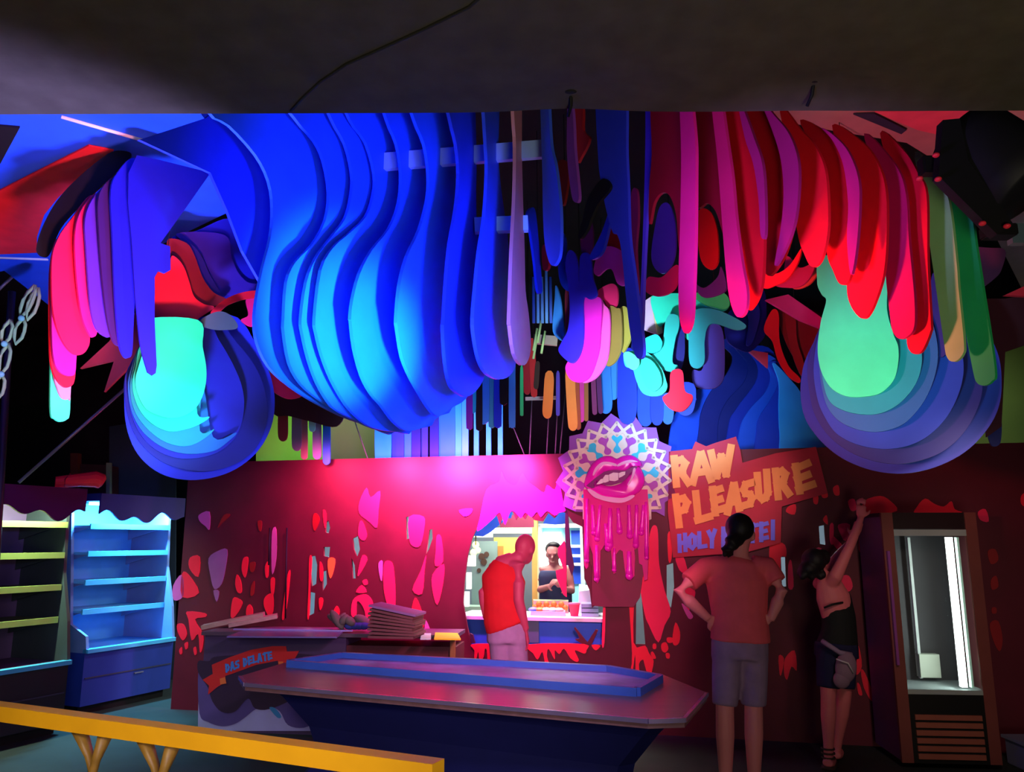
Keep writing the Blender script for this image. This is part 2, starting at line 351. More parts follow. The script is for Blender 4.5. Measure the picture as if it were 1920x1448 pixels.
# --- B: left red to blue drips
B = sculpture('drip_sculpture', 'fan of hanging drip slices turning from red to violet to blue at far left', 200, 500, 4.0)
fin(B, [(246, 288), (216, 283), (190, 297), (150, 330), (118, 362), (93, 398), (74, 440), (68, 470), (78, 480), (92, 475), (110, 432), (135, 400), (180, 358), (230, 312)], 160, 4.02, 18, BLK)  # black arc: the shadowed side of the first fin, put into colour
B_s = [
 ([(96, 520), (95, 690), (95, 772), (103, 786), (114, 791), (125, 787), (131, 774), (133, 700), (136, 520)], 95, 4.00, MINT),
 ([(100, 520), (101, 690), (107, 725), (114, 743), (122, 749), (130, 747), (133, 730), (142, 520)], 100, 3.97, MAUVE),
 ([(112, 445), (96, 490), (93, 560), (94, 660), (98, 692), (105, 709), (115, 722), (125, 727), (135, 723), (140, 712), (142, 680), (146, 500)], 93, 3.94, RED),
 ([(115, 450), (99, 500), (97, 560), (98, 640), (102, 677), (109, 693), (120, 702), (132, 705), (141, 699), (144, 660), (152, 500)], 97, 3.91, M(200, 30, 120, 0.5)),
 ([(170, 366), (133, 412), (110, 445), (98, 485), (98, 560), (103, 600), (112, 628), (125, 651), (140, 664), (155, 664), (166, 650), (169, 625), (172, 500), (180, 400)], 98, 3.88, M(250, 26, 70, 0.5)),
 ([(180, 362), (152, 395), (141, 440), (143, 510), (152, 585), (165, 622), (176, 632), (184, 610), (186, 500), (190, 390)], 141, 3.90, PINK),
 ([(204, 344), (176, 370), (160, 410), (162, 470), (168, 555), (173, 592), (181, 616), (195, 629), (208, 630), (215, 600), (216, 480), (216, 370)], 160, 3.88, VIOLET),
 ([(222, 328), (196, 347), (184, 378), (186, 440), (192, 520), (200, 590), (208, 628), (218, 646), (230, 640), (236, 560), (238, 420), (236, 345)], 184, 3.86, M(62, 26, 92, 0.5)),
 ([(250, 296), (222, 322), (208, 358), (211, 440), (215, 540), (220, 610), (225, 650), (233, 668), (241, 671), (248, 660), (251, 600), (258, 480), (268, 330)], 208, 3.84, M(30, 30, 190, 0.5)),
]
for P, x0, Y0, mt in B_s: fin(B, P, x0, Y0, 52, mt)
fin(B, [(257, 291), (300, 300), (395, 324), (350, 388), (301, 456), (319, 462), (320, 506), (309, 512), (297, 507), (290, 520), (290, 600), (294, 685), (292, 700), (286, 704), (277, 698), (268, 668), (262, 640), (254, 560), (247, 450), (240, 380), (241, 325)], 241, 3.8, 40, M(28, 28, 165, 0.5), smooth=False)

# --- C: left teal bulb
C = sculpture('bulb_sculpture', 'round bulb of nested slices, bright teal in front of blue, hanging at left', 370, 740, 4.6)
C_s = [  # teal crescents over blue: lit patches and shade put into slice colours
 ([(262, 600), (371, 600), (380, 650), (387, 693), (384, 729), (371, 760), (349, 778), (322, 784), (298, 779), (273, 766), (258, 738), (254, 711), (262, 680), (272, 640)], 4.40, TEAL),
 ([(270, 640), (254, 690), (248, 720), (254, 752), (268, 778), (290, 798), (318, 809), (345, 806), (372, 797), (393, 782), (370, 776), (370, 700), (340, 640)], 4.46, M(18, 185, 115, 0.5)),
 ([(270, 640), (250, 690), (244, 730), (252, 770), (275, 803), (308, 828), (345, 837), (375, 828), (402, 805), (375, 808), (375, 720), (340, 640)], 4.52, M(16, 140, 120, 0.5)),
 ([(270, 640), (246, 690), (240, 730), (248, 775), (270, 812), (308, 840), (352, 851), (400, 846), (428, 828), (443, 811), (400, 820), (380, 720), (340, 640)], 4.58, M(20, 100, 140, 0.5)),
 ([(384, 605), (412, 640), (440, 690), (456, 735), (456, 780), (440, 822), (400, 852), (340, 860), (290, 842), (256, 802), (240, 745), (246, 690), (300, 620)], 4.64, M(20, 30, 130, 0.5)),
 ([(400, 600), (442, 640), (480, 690), (499, 742), (500, 792), (480, 840), (440, 871), (380, 884), (312, 870), (264, 832), (240, 782), (234, 732), (242, 690), (300, 620)], 4.72, M(18, 28, 110, 0.5)),
 ([(430, 590), (480, 645), (505, 698), (515, 750), (508, 802), (480, 850), (432, 885), (370, 900), (310, 892), (265, 860), (240, 812), (233, 752), (240, 690), (300, 620)], 4.80, M(34, 50, 190, 0.5)),
]
for P, Y0, mt in C_s: fin(C, P, 370, Y0, 28, mt)
fin(C, [(372, 606), (392, 590), (415, 584), (435, 594), (446, 614), (420, 618), (395, 616)], 400, 4.5, 28, M(70, 90, 90, 0.6))
# --- D: wave slices between bulb and drop
D = sculpture('wave_sculpture', 'red and violet wave slices between the left drips and the big blue drop', 380, 520, 5.0)
D_s = [
 ([(322, 448), (370, 432), (428, 410), (450, 445), (470, 490), (498, 540), (460, 540), (400, 470)], 4.93, M(30, 32, 175, 0.5)),
 ([(420, 440), (434, 480), (446, 510), (466, 530), (495, 533), (472, 549), (440, 557), (420, 553), (402, 530), (388, 500), (372, 470), (330, 438)], 4.90, M(60, 36, 150, 0.5)),
 ([(338, 446), (362, 460), (379, 482), (393, 514), (412, 545), (430, 555), (415, 566), (392, 560), (372, 536), (360, 500), (345, 470)], 4.84, M(40, 30, 130, 0.5)),
 ([(316, 448), (350, 456), (366, 482), (380, 520), (400, 548), (425, 562), (397, 574), (370, 566), (354, 540), (344, 505), (330, 482), (316, 475)], 4.78, M(140, 26, 30, 0.5)),
 ([(288, 500), (297, 505), (309, 511), (318, 500), (322, 480), (334, 486), (346, 503), (356, 532), (364, 556), (382, 570), (402, 576), (380, 592), (352, 610), (326, 617), (300, 610), (288, 598)], 4.70, M(245, 34, 56, 0.5)),
 ([(395, 586), (415, 566), (445, 551), (480, 545), (486, 556), (455, 562), (428, 572), (410, 586)], 4.6, RED),
 ([(462, 560), (486, 556), (484, 604), (470, 612), (452, 600), (466, 590)], 4.7, PINK),
 ([(478, 690), (510, 700), (545, 722), (570, 740), (540, 748), (506, 728)], 5.2, PINK),
]
for P, Y0, mt in D_s: fin(D, P, 380, Y0, 30, mt)

# --- E: right red drips
E = sculpture('drip_sculpture', 'row of hanging red drip slices ending in pale green at upper right', 1500, 400, 3.9)
GREENY = M(150, 215, 140, 0.5)
VR = M(170, 30, 110, 0.5)
E_v = [
 ([(1274, TOP), (1290, TOP), (1303, 257), (1304, 334), (1303, 450), (1300, 546), (1296, 604), (1284, 625), (1274, 596), (1272, 527), (1275, 420), (1277, 290)], 1303, M(240, 30, 130, 0.5)),
 ([(1330, TOP), (1345, TOP), (1365, 276), (1373, 334), (1380, 411), (1390, 488), (1400, 546), (1397, 584), (1382, 594), (1369, 565), (1361, 507), (1354, 420), (1345, 300)], 1398, M(215, 30, 110, 0.5)),
 ([(1380, 175), (1392, 200), (1413, 257), (1429, 307), (1434, 373), (1434, 440), (1426, 440), (1422, 373), (1412, 307), (1396, 257)], 1432, VR),
 ([(1420, 175), (1448, 212), (1478, 249), (1495, 296), (1497, 353), (1489, 419), (1470, 470), (1452, 498), (1462, 440), (1469, 370), (1464, 300), (1446, 240)], 1495, VR),
 ([(1540, 240), (1562, 253), (1590, 284), (1609, 334), (1611, 392), (1605, 469), (1595, 515), (1588, 450), (1590, 380), (1581, 310), (1562, 265)], 1610, M(200, 30, 120, 0.5)),
]
for P, x0, mt in E_v: fin(E, P, x0, 3.24, -64, mt)
E_s = [
 ([(1224, TOP), (1288, TOP), (1296, 257), (1296, 420), (1290, 470), (1274, 470), (1268, 405), (1256, 368), (1240, 362), (1226, 380), (1217, 420), (1217, 353), (1222, 290)], 1303, M(150, 14, 40, 0.5)),
 ([(1292, TOP), (1340, TOP), (1358, 276), (1364, 334), (1372, 420), (1366, 460), (1356, 440), (1342, 397), (1325, 381), (1306, 386), (1303, 300)], 1398, M(150, 14, 40, 0.5)),
 ([(1340, TOP), (1386, 200), (1411, 257), (1427, 307), (1432, 373), (1432, 469), (1427, 538), (1411, 575), (1398, 572), (1385, 480), (1375, 380), (1362, 280)], 1430, M(215, 16, 36, 0.5)),
 ([(1390, TOP), (1446, 212), (1477, 249), (1494, 296), (1496, 353), (1488, 419), (1473, 473), (1455, 505), (1440, 517), (1432, 490), (1431, 380), (1422, 300)], 1494, M(205, 18, 40, 0.5)),
 ([(1462, 200), (1500, 242), (1527, 272), (1546, 315), (1552, 373), (1552, 430), (1543, 477), (1531, 498), (1519, 498), (1508, 477), (1497, 446), (1488, 380), (1482, 300)], 1551, RED),
 ([(1500, 225), (1558, 253), (1589, 284), (1608, 334), (1610, 392), (1604, 469), (1594, 519), (1585, 533), (1573, 531), (1562, 508), (1550, 473), (1545, 380), (1535, 300)], 1609, M(215, 16, 36, 0.5)),
 ([(1560, 235), (1615, 265), (1646, 307), (1661, 361), (1662, 450), (1656, 515), (1642, 562), (1628, 591), (1615, 597), (1600, 582), (1590, 558), (1588, 527), (1592, 450), (1596, 340)], 1661, M(245, 20, 46, 0.5)),
 ([(1620, 250), (1677, 307), (1698, 361), (1704, 450), (1714, 554), (1714, 612), (1701, 631), (1685, 635), (1673, 619), (1668, 585), (1660, 508), (1652, 361)], 1712, M(200, 20, 100, 0.5)),
 ([(1650, 250), (1696, 284), (1720, 323), (1737, 365), (1739, 488), (1745, 604), (1744, 622), (1731, 654), (1718, 664), (1706, 658), (1700, 636), (1700, 560), (1692, 400)], 1744, M(225, 16, 50, 0.5)),
 ([(1716, 285), (1758, 334), (1779, 377), (1793, 488), (1797, 540), (1807, 638), (1805, 664), (1790, 678), (1776, 671), (1769, 638), (1752, 520), (1734, 400)], 1806, GREENY),
 ([(1776, 340), (1818, 395), (1830, 460), (1843, 543), (1865, 690), (1859, 715), (1844, 723), (1831, 717), (1824, 694), (1806, 600), (1786, 488)], 1864, M(40, 190, 110, 0.5)),
]
for P, x0, mt in E_s: fin(E, P, x0, 3.3, -64, mt)
for P, Y0, mt in (
 ([(1237, 388), (1254, 382), (1265, 418), (1266, 470), (1257, 500), (1242, 513), (1227, 502), (1221, 478), (1227, 430)], 4.6, M(90, 50, 200, 0.5)),
 ([(1308, 400), (1330, 395), (1344, 430), (1346, 490), (1330, 505), (1312, 480)], 4.6, M(190, 20, 30, 0.5)),
 ([(1425, 470), (1440, 500), (1455, 513), (1480, 498), (1502, 466), (1496, 492), (1478, 521), (1455, 534), (1428, 536)], 4.5, RED),
 ([(1476, 480), (1500, 502), (1528, 492), (1519, 520), (1500, 537), (1475, 539), (1452, 534), (1468, 515)], 4.6, M(170, 26, 80, 0.5)),
 ([(1526, 496), (1542, 474), (1536, 506), (1521, 530), (1500, 541), (1486, 539), (1510, 520)], 4.7, M(200, 60, 60, 0.5)),
 ([(1215, 520), (1240, 520), (1262, 500), (1272, 500), (1268, 535), (1250, 552), (1228, 555), (1210, 545)], 4.65, PINK),
 ([(1300, 530), (1320, 540), (1345, 520), (1352, 500), (1362, 540), (1340, 555), (1315, 556)], 4.7, M(90, 40, 130, 0.5)),
 ([(1748, 515), (1760, 520), (1772, 600), (1775, 660), (1755, 660), (1745, 560)], 4.2, NAVY)):
    fin(E, P, P[0][0], Y0, -40, mt)

# --- G: right teal bulb
G = sculpture('bulb_sculpture', 'round bulb of nested slices, mint green in front of navy, hanging at right', 1660, 720, 4.6)
G_s = [
 ([(1545, 480), (1532, 527), (1540, 551), (1549, 563), (1540, 599), (1534, 638), (1534, 670), (1542, 702), (1560, 729), (1587, 743), (1619, 744), (1651, 737), (1675, 714), (1684, 682), (1684, 650), (1675, 626), (1663, 580), (1655, 480)], 4.15, M(60, 240, 185, 0.5)),
 ([(1548, 600), (1537, 660), (1544, 720), (1556, 753), (1580, 769), (1615, 777), (1651, 775), (1686, 757), (1714, 725), (1727, 690), (1727, 655), (1712, 600), (1680, 540), (1600, 540)], 4.21, M(26, 150, 180, 0.5)),
 ([(1548, 600), (1535, 670), (1545, 745), (1564, 781), (1595, 801), (1635, 810), (1671, 805), (1702, 789), (1734, 750), (1754, 700), (1758, 650), (1742, 590), (1700, 540), (1600, 540)], 4.27, M(36, 95, 180, 0.5)),
 ([(1545, 600), (1526, 680), (1532, 745), (1548, 785), (1572, 816), (1615, 836), (1667, 842), (1714, 832), (1752, 808), (1783, 770), (1803, 720), (1806, 675), (1792, 620), (1740, 550), (1600, 540)], 4.35, M(28, 62, 195, 0.5)),
 ([(1545, 600), (1515, 680), (1520, 750), (1534, 790), (1562, 825), (1603, 852), (1655, 868), (1706, 868), (1762, 850), (1805, 814), (1833, 765), (1842, 720), (1828, 660), (1770, 570), (1600, 540)], 4.45, M(22, 36, 140, 0.5)),
 ([(1540, 620), (1512, 670), (1502, 712), (1502, 752), (1512, 790), (1540, 828), (1580, 860), (1635, 882), (1694, 888), (1754, 876), (1809, 848), (1849, 808), (1872, 765), (1878, 717), (1870, 660), (1836, 600), (1780, 550), (1600, 550)], 4.58, M(30, 56, 195, 0.5)),
]
for P, Y0, mt in G_s: fin(G, P, 1660, Y0, -25, mt)
fin(G, [(1850, 790), (1876, 780), (1877, 825), (1868, 837), (1856, 830)], 1860, 4.9, -20, NAVY)

# --- H: navy waves standing on the facade
H = sculpture('wave_sculpture', 'row of navy wave slices behind the top of the sign wall', 1400, 780, 7.3)
H_s = [
 ([(1259, 870), (1259, 797), (1279, 757), (1300, 735), (1330, 725), (1360, 735), (1335, 765), (1322, 800), (1320, 870)], 7.62, M(30, 80, 225, 0.5)),
 ([(1350, 640), (1374, 668), (1362, 702), (1334, 733), (1318, 765), (1312, 797), (1314, 870), (1400, 870), (1420, 760), (1410, 640)], 7.54, M(26, 36, 120, 0.5)),
 ([(1378, 648), (1401, 680), (1397, 714), (1366, 749), (1350, 781), (1346, 820), (1350, 870), (1440, 870), (1450, 760), (1430, 650)], 7.46, M(24, 34, 110, 0.5)),
 ([(1402, 652), (1421, 684), (1417, 717), (1382, 765), (1367, 797), (1368, 870), (1460, 870), (1470, 760), (1450, 660)], 7.38, M(26, 46, 160, 0.5)),
 ([(1425, 664), (1445, 700), (1437, 733), (1405, 769), (1388, 805), (1388, 870), (1470, 870), (1480, 760), (1460, 680)], 7.30, M(34, 80, 200, 0.5)),
 ([(1440, 680), (1459, 715), (1446, 749), (1425, 781), (1419, 809), (1421, 870), (1500, 870), (1500, 780), (1475, 690)], 7.22, M(34, 60, 180, 0.5)),
 ([(1450, 680), (1461, 717), (1461, 765), (1463, 812), (1473, 870), (1570, 870), (1525, 800), (1503, 740), (1482, 712)], 7.14, M(60, 165, 250, 0.5)),
]
for P, Y0, mt in H_s: fin(H, P, 1400, Y0, 12, mt)
fin(H, [(1370, 582), (1400, 572), (1433, 545), (1436, 620), (1423, 645), (1405, 660), (1385, 655), (1365, 640), (1360, 610)], 1400, 6.4, 12, M(36, 40, 165, 0.5))
fin(H, [(1395, 560), (1415, 560), (1425, 590), (1412, 640), (1400, 645), (1405, 600)], 1400, 6.3, 12, M(45, 60, 210, 0.5))
K = sculpture('tongue_sculpture', 'red curved tongue slices between the navy waves and the right bulb', 1480, 650, 6.2)
fin(K, [(1458, 585), (1470, 575), (1540, 590), (1535, 650), (1508, 694), (1482, 660), (1465, 620)], 1480, 6.3, -20, M(130, 16, 26, 0.5))
fin(K, [(1472, 590), (1490, 590), (1495, 640), (1510, 690), (1502, 705), (1484, 660)], 1480, 6.22, -20, DKRED)
fin(K, [(1432, 618), (1447, 582), (1460, 588), (1462, 640), (1478, 685), (1499, 708), (1498, 718), (1478, 706), (1458, 675), (1448, 640)], 1480, 6.14, -20, RED)

# --- I: teal blobs in the middle
I = sculpture('blob_sculpture', 'cluster of bright teal melting slices right of the middle', 1260, 640, 5.2)
I_s = [
 ([(1222, 556), (1262, 550), (1300, 552), (1335, 548), (1360, 555), (1367, 573), (1355, 584), (1330, 582), (1308, 592), (1298, 628), (1288, 636), (1270, 606), (1252, 600), (1236, 612), (1226, 590)], 5.30, M(40, 245, 200, 0.5)),
 ([(1300, 552), (1338, 544), (1362, 553), (1368, 572), (1354, 580), (1320, 570)], 5.22, MINT),
 ([(1272, 594), (1258, 589), (1248, 602), (1243, 638), (1237, 658), (1220, 668), (1228, 686), (1252, 696), (1269, 696), (1271, 686), (1261, 678), (1266, 638), (1273, 614)], 5.12, M(40, 200, 190, 0.5)),
 ([(1203, 640), (1229, 627), (1241, 640), (1238, 656), (1224, 662), (1206, 656)], 5.04, CYAN),
 ([(1290, 596), (1310, 579), (1350, 583), (1398, 609), (1382, 619), (1342, 607), (1327, 613), (1321, 640), (1321, 677), (1311, 690), (1298, 688), (1292, 674), (1291, 630)], 5.16, M(40, 190, 205, 0.5)),
 ([(1322, 613), (1350, 611), (1358, 646), (1358, 702), (1350, 721), (1334, 729), (1310, 727), (1299, 717), (1299, 694), (1318, 690)], 5.26, M(66, 66, 190, 0.5)),
 ([(1260, 600), (1280, 606), (1284, 660), (1276, 692), (1264, 690), (1262, 640)], 5.24, NAVY),
 ([(1171, 662), (1195, 658), (1215, 662), (1240, 690), (1248, 711), (1251, 727), (1241, 740), (1221, 743), (1203, 735), (1192, 711), (1186, 692), (1172, 686)], 5.06, M(46, 225, 205, 0.5)),
 ([(1204, 672), (1222, 676), (1238, 700), (1240, 722), (1226, 734), (1210, 722), (1202, 696)], 5.00, M(40, 205, 195, 0.5)),
 ([(1169, 664), (1180, 660), (1197, 672), (1198, 686), (1188, 694), (1174, 684)], 4.96, M(80, 250, 190, 0.5)),
 ([(1258, 698), (1279, 695), (1284, 732), (1298, 741), (1297, 754), (1284, 769), (1270, 772), (1253, 764), (1242, 746), (1255, 733)], 4.98, M(245, 24, 70, 0.5)),
]
for P, Y0, mt in I_s: fin(I, P, 1260, Y0, -18, mt)
fin(I, [(1205, 567), (1221, 556), (1230, 554), (1238, 622), (1232, 627), (1205, 617)], 1220, 5.4, 10, M(200, 190, 225, 0.5), smooth=False)
fin(I, [(1221, 556), (1234, 552), (1243, 624), (1233, 628)], 1220, 5.36, 10, M(235, 245, 170, 0.5), smooth=False)

# --- J: magenta and violet U slices
J = sculpture('drip_sculpture', 'curled magenta, violet and olive drip slices hanging in the centre', 1110, 600, 5.0)
J_s = [
 ([(1042, 535), (1050, 560), (1055, 600), (1059, 627), (1056, 640), (1040, 629), (1036, 611), (1040, 560)], 5.30, SKY),
 ([(1060, 545), (1070, 545), (1072, 620), (1064, 640), (1060, 600)], 5.26, M(120, 40, 60, 0.5)),
 ([(1046, 440), (1060, 445), (1062, 500), (1072, 538), (1062, 545), (1048, 520)], 5.2, BLUE2),
 ([(1163, 578), (1177, 580), (1183, 627), (1175, 651), (1166, 659), (1163, 611)], 5.20, M(150, 160, 70, 0.5)),
 ([(1142, 578), (1156, 578), (1164, 585), (1166, 643), (1159, 669), (1148, 683), (1136, 683), (1140, 637)], 5.12, OLIVE),
 ([(1120, 560), (1134, 573), (1142, 585), (1143, 627), (1138, 674), (1122, 703), (1106, 715), (1092, 716), (1104, 690), (1114, 640)], 5.04, M(225, 90, 200, 0.5)),
 ([(1088, 562), (1121, 557), (1128, 572), (1125, 627), (1121, 664), (1106, 705), (1087, 717), (1069, 711), (1060, 690), (1070, 670), (1084, 650), (1088, 611)], 4.96, MAGENTA),
 ([(1066, 470), (1080, 480), (1086, 530), (1088, 480), (1106, 478), (1111, 519), (1119, 546), (1116, 557), (1105, 561), (1096, 557), (1093, 570), (1094, 627), (1088, 662), (1074, 681), (1060, 674), (1047, 658), (1053, 641), (1064, 620), (1068, 585), (1066, 540), (1060, 500)], 4.88, M(54, 40, 220, 0.5)),
 ([(1124, 470), (1145, 462), (1169, 475), (1172, 506), (1172, 533), (1158, 532), (1148, 507), (1137, 504), (1121, 517), (1113, 506)], 5.06, M(215, 50, 200, 0.5)),
 ([(1120, 546), (1145, 532), (1157, 540), (1157, 569), (1148, 578), (1139, 575), (1131, 562), (1118, 564)], 5.14, M(215, 40, 110, 0.5)),
 ([(1125, 440), (1150, 420), (1165, 440), (1166, 475), (1140, 485), (1118, 480)], 5.18, DKRED),
 ([(1094, 420), (1106, 410), (1112, 440), (1108, 480), (1095, 490), (1088, 450)], 5.0, PLUM),
]
for P, Y0, mt in J_s: fin(J, P, 1110, Y0, -35, mt)

# --- F: long blades by the canopy edge
FB = sculpture('blade_sculpture', 'long narrow blue blades hanging edge on in the centre under the canopy', 1110, 400, 3.8)
F_s = [
 ([(1013, TOP), (1025, TOP), (1032, 266), (1041, 310), (1049, 377), (1051, 432), (1049, 476), (1042, 494), (1035, 498), (1028, 487), (1021, 454), (1018, 399), (1017, 333), (1015, 266)], 3.55, M(60, 100, 255, 0.5)),
 ([(1066, TOP), (1074, 217), (1077, 280), (1082, 330), (1085, 374), (1074, 375), (1067, 333), (1063, 288), (1063, 230)], 3.60, M(150, 70, 190, 0.5)),
 ([(1120, TOP), (1169, TOP), (1174, 288), (1177, 355), (1180, 443), (1190, 520), (1203, 620), (1206, 662), (1199, 673), (1190, 664), (1182, 627), (1174, 560), (1165, 470), (1157, 440), (1149, 436), (1138, 400), (1128, 350), (1121, 288)], 3.70, M(50, 70, 255, 0.5)),
 ([(1211, TOP), (1223, TOP), (1222, 266), (1218, 344), (1213, 399), (1207, 520), (1204, 608), (1200, 622), (1198, 600), (1203, 500), (1208, 355), (1210, 260)], 3.75, M(95, 70, 255, 0.5)),
 ([(1184, 360), (1194, 358), (1196, 410), (1192, 470), (1196, 540), (1190, 560), (1184, 480), (1180, 420)], 4.3, M(170, 40, 120, 0.5)),
 ([(1150, 365), (1140, 400), (1126, 440), (1106, 480), (1113, 486), (1130, 470), (1143, 420), (1152, 395)], 3.9, M(44, 60, 240, 0.5)),
 ([(1130, 335), (1141, 341), (1143, 355), (1123, 380), (1110, 405), (1100, 432), (1088, 448), (1084, 440), (1092, 412), (1100, 378), (1115, 350)], 3.64, BLK),
 ([(990, 400), (1003, 392), (1010, 450), (1014, 500), (1017, 545), (1009, 545), (1003, 490), (996, 440)], 4.2, BLUE2),
 ([(1074, 200), (1092, 200), (1093, 244), (1105, 260), (1090, 293), (1080, 299)], 4.1, M(225, 50, 60, 0.5)),
 ([(1045, 310), (1058, 300), (1066, 320), (1058, 380), (1050, 376)], 4.4, M(150, 40, 30, 0.5)),
 ([(1016, 465), (1024, 462), (1028, 500), (1018, 505)], 4.2, DKRED),
]
for P, Y0, mt in F_s: fin(FB, P, P[0][0], Y0, -60 if P[0][0] > 1000 else 60, mt)
# rod cluster
R_ = sculpture('rod_cluster', 'bundle of pale blue upright rods between the blue blades and magenta drips', 1018, 570, 5.4)
for i, x in enumerate((1000, 1008, 1016, 1024, 1032)):
    tube('rod', [at(x, 470 if i % 2 else 520, 5.4+0.05*(i % 2)), at(x+1, 606, 5.4+0.05*(i % 2))], 0.011, M(110, 190, 250, 0.5) if i not in (0, 4) else M(60, 110, 210, 0.5), R_, 8)
for i, (x, y) in enumerate(((1000, 640), (1008, 625), (1015, 645), (1000, 655))):
    tube('rod', [at(x+7, y-24, 5.6), at(x, y+18, 5.6)], 0.009, M(170, 230, 140, 0.5), R_, 8)
bar('cross_bar', at(1000, 636, 5.7), at(1045, 640, 5.7), 0.07, 0.03, M(150, 150, 130), R_)

# --- small tongues at the back
def tongue(parent, x, wd, y0, y1, Y, mat, lean=0.0):
    h = wd/2
    P = [(x-h*0.8, y0), (x+h*0.8, y0), (x+h+lean*.5, (y0+y1)/2), (x+h+lean, y1-h*1.6), (x+h*.7+lean, y1-h*.4), (x+lean, y1), (x-h*.7+lean, y1-h*.4), (x-h+lean, y1-h*1.6), (x-h+lean*.5, (y0+y1)/2)]
    return fin(parent, P, x, Y, -15, mat, name='tongue', th=0.012, k=3)
T1 = sculpture('tongue_row', 'row of pale and mid blue tongues hanging behind the big blue drop', 840, 790, 7.8)
for x, wd, y0, y1, mt in ((718, 30, 640, 880, M(20, 150, 250)), (746, 22, 640, 880, BLUE2), (764, 14, 640, 880, M(30, 110, 235)), (780, 16, 640, 880, NAVY), (796, 12, 640, 880, M(34, 50, 140)),
                          (838, 30, 640, 880, M(24, 110, 240)), (858, 14, 640, 880, M(40, 160, 240)), (870, 16, 640, 880, SKY), (893, 9, 740, 880, M(40, 170, 250)), (916, 9, 740, 880, M(40, 170, 250)), (938, 9, 740, 880, M(40, 170, 250)),
                          (814, 16, 700, 880, NAVY)):
    tongue(T1, x, wd, y0, y1, 7.9 + 0.02*(int(x) % 3), mt)
T2 = sculpture('tongue_row', 'short mixed blue, teal and violet tongues below the blue drop tip', 920, 760, 6.2)
for x, wd, y0, y1, mt in ((884, 16, 600, 776, M(40, 220, 230)), (880, 12, 640, 806, M(150, 50, 190)), (906, 22, 600, 796, SKY), (898, 12, 650, 808, DARK), (922, 12, 640, 803, M(60, 170, 190)), (933, 14, 640, 803, BLUE2), (960, 12, 600, 803, M(60, 150, 240)), (944, 14, 600, 760, BLK)):
    tongue(T2, x, wd, y0, y1, 6.2+0.03*(int(x) % 4), mt)
T3 = sculpture('tongue_row', 'small orange, red and green tongues hanging in the dark centre', 1040, 760, 6.6)
for x, wd, y0, y1, mt, ln in ((986, 12, 640, 740, M(170, 40, 50), 2), (997, 12, 640, 745, M(200, 50, 50), 4), (978, 6, 690, 780, MINT, 0), (1030, 18, 700, 785, M(235, 140, 60), -4), (1068, 18, 690, 808, M(240, 150, 70), 6), (1080, 10, 690, 806, M(160, 80, 50), 4), (1090, 10, 700, 792, M(200, 60, 170), 0), (1099, 8, 690, 790, M(150, 110, 60), 0), (1112, 9, 700, 778, M(120, 50, 110), 3), (1122, 9, 700, 776, M(90, 40, 110), 4), (1008, 9, 680, 730, M(60, 50, 40), -3), (1046, 7, 700, 780, M(80, 70, 190), 0)):
    tongue(T3, x, wd, y0, y1, 6.6+0.03*(int(x) % 4), mt, ln)
T4 = sculpture('tongue_row', 'blue tongues hanging behind the round sign top', 1200, 760, 7.0)
for x, wd, y0, y1, mt, ln in ((1132, 24, 660, 776, M(50, 140, 240), 4), (1150, 20, 660, 750, M(60, 150, 235), 0), (1176, 36, 660, 796, M(28, 60, 215), 0), (1210, 30, 700, 800, M(34, 80, 230), 0), (1232, 24, 700, 798, M(30, 60, 200), 0), (1252, 22, 740, 796, M(50, 110, 235), 0), (1192, 18, 640, 720, NAVY, 0), (1285, 40, 720, 780, BLUE2, 0)):
    tongue(T4, x, wd, y0, y1, 7.0+0.04*(int(x) % 4), mt, ln)
T5 = sculpture('tongue_row', 'brown, mauve and blue tongues hanging before the lime cloth', 570, 800, 7.6)
for x, wd, y0, y1, mt in ((530, 18, 740, 828, M(160, 50, 60)), (556, 18, 740, 846, M(130, 110, 140)), (570, 12, 740, 862, M(150, 100, 110)), (594, 16, 740, 862, M(130, 120, 160)), (612, 14, 760, 872, M(40, 90, 190)), (622, 16, 740, 800, M(40, 90, 190)), (585, 12, 740, 810, M(160, 220, 230))):
    tongue(T5, x, wd, y0, y1, 7.6+0.03*(int(x) % 4), mt)
fin(T5, [(505, 745), (520, 722), (560, 728), (640, 765), (630, 800), (580, 790), (540, 780), (515, 778)], 570, 7.5, -10, M(70, 26, 34))
# thin hanging wires
W_ = sculpture('wire_bundle', 'thin grey wires hanging in the dark behind the sign', 1030, 760, 7.5)
for a, b in (((1000, 700), (992, 870)), ((1032, 720), (1024, 870)), ((1048, 720), (1040, 870)), ((1060, 740), (1048, 870)), ((958, 790), (990, 870)), ((660, 775), (690, 862))):
    tube('wire', [at(*a, 7.7), at(*b, 7.7)], 0.006, M(70, 64, 70, 0.6), W_, 6)
bar('light_strip', at(985, 748, 7.4), at(1045, 746, 7.4), 0.03, 0.03, M(210, 215, 215), W_)

def hang(o, Y, *pp):
    for x, y in pp:
        p = at(x, y, Y); tube('hanger_wire', [p, Vector((p.x, p.y, 4.56))], .0025, BLK, o, 6)
hang(C, 4.66, (302, 618)); hang(I, 5.35, (1260, 556), (1340, 552)); hang(J, 5.22, (1150, 425), (1060, 446)); hang(T2, 6.28, (886, 620), (960, 605)); hang(T3, 6.7, (990, 650), (1090, 702))
hang(T1, 7.95, (720, 650), (840, 650)); hang(T4, 7.1, (1132, 665), (1192, 645)); hang(T5, 7.72, (530, 745), (600, 745)); hang(K, 6.35, (1500, 586))
hang(G, 4.25, (1600, 545)); hang(R_, 5.45, (1008, 475)); hang(W_, 7.7, (1000, 702))

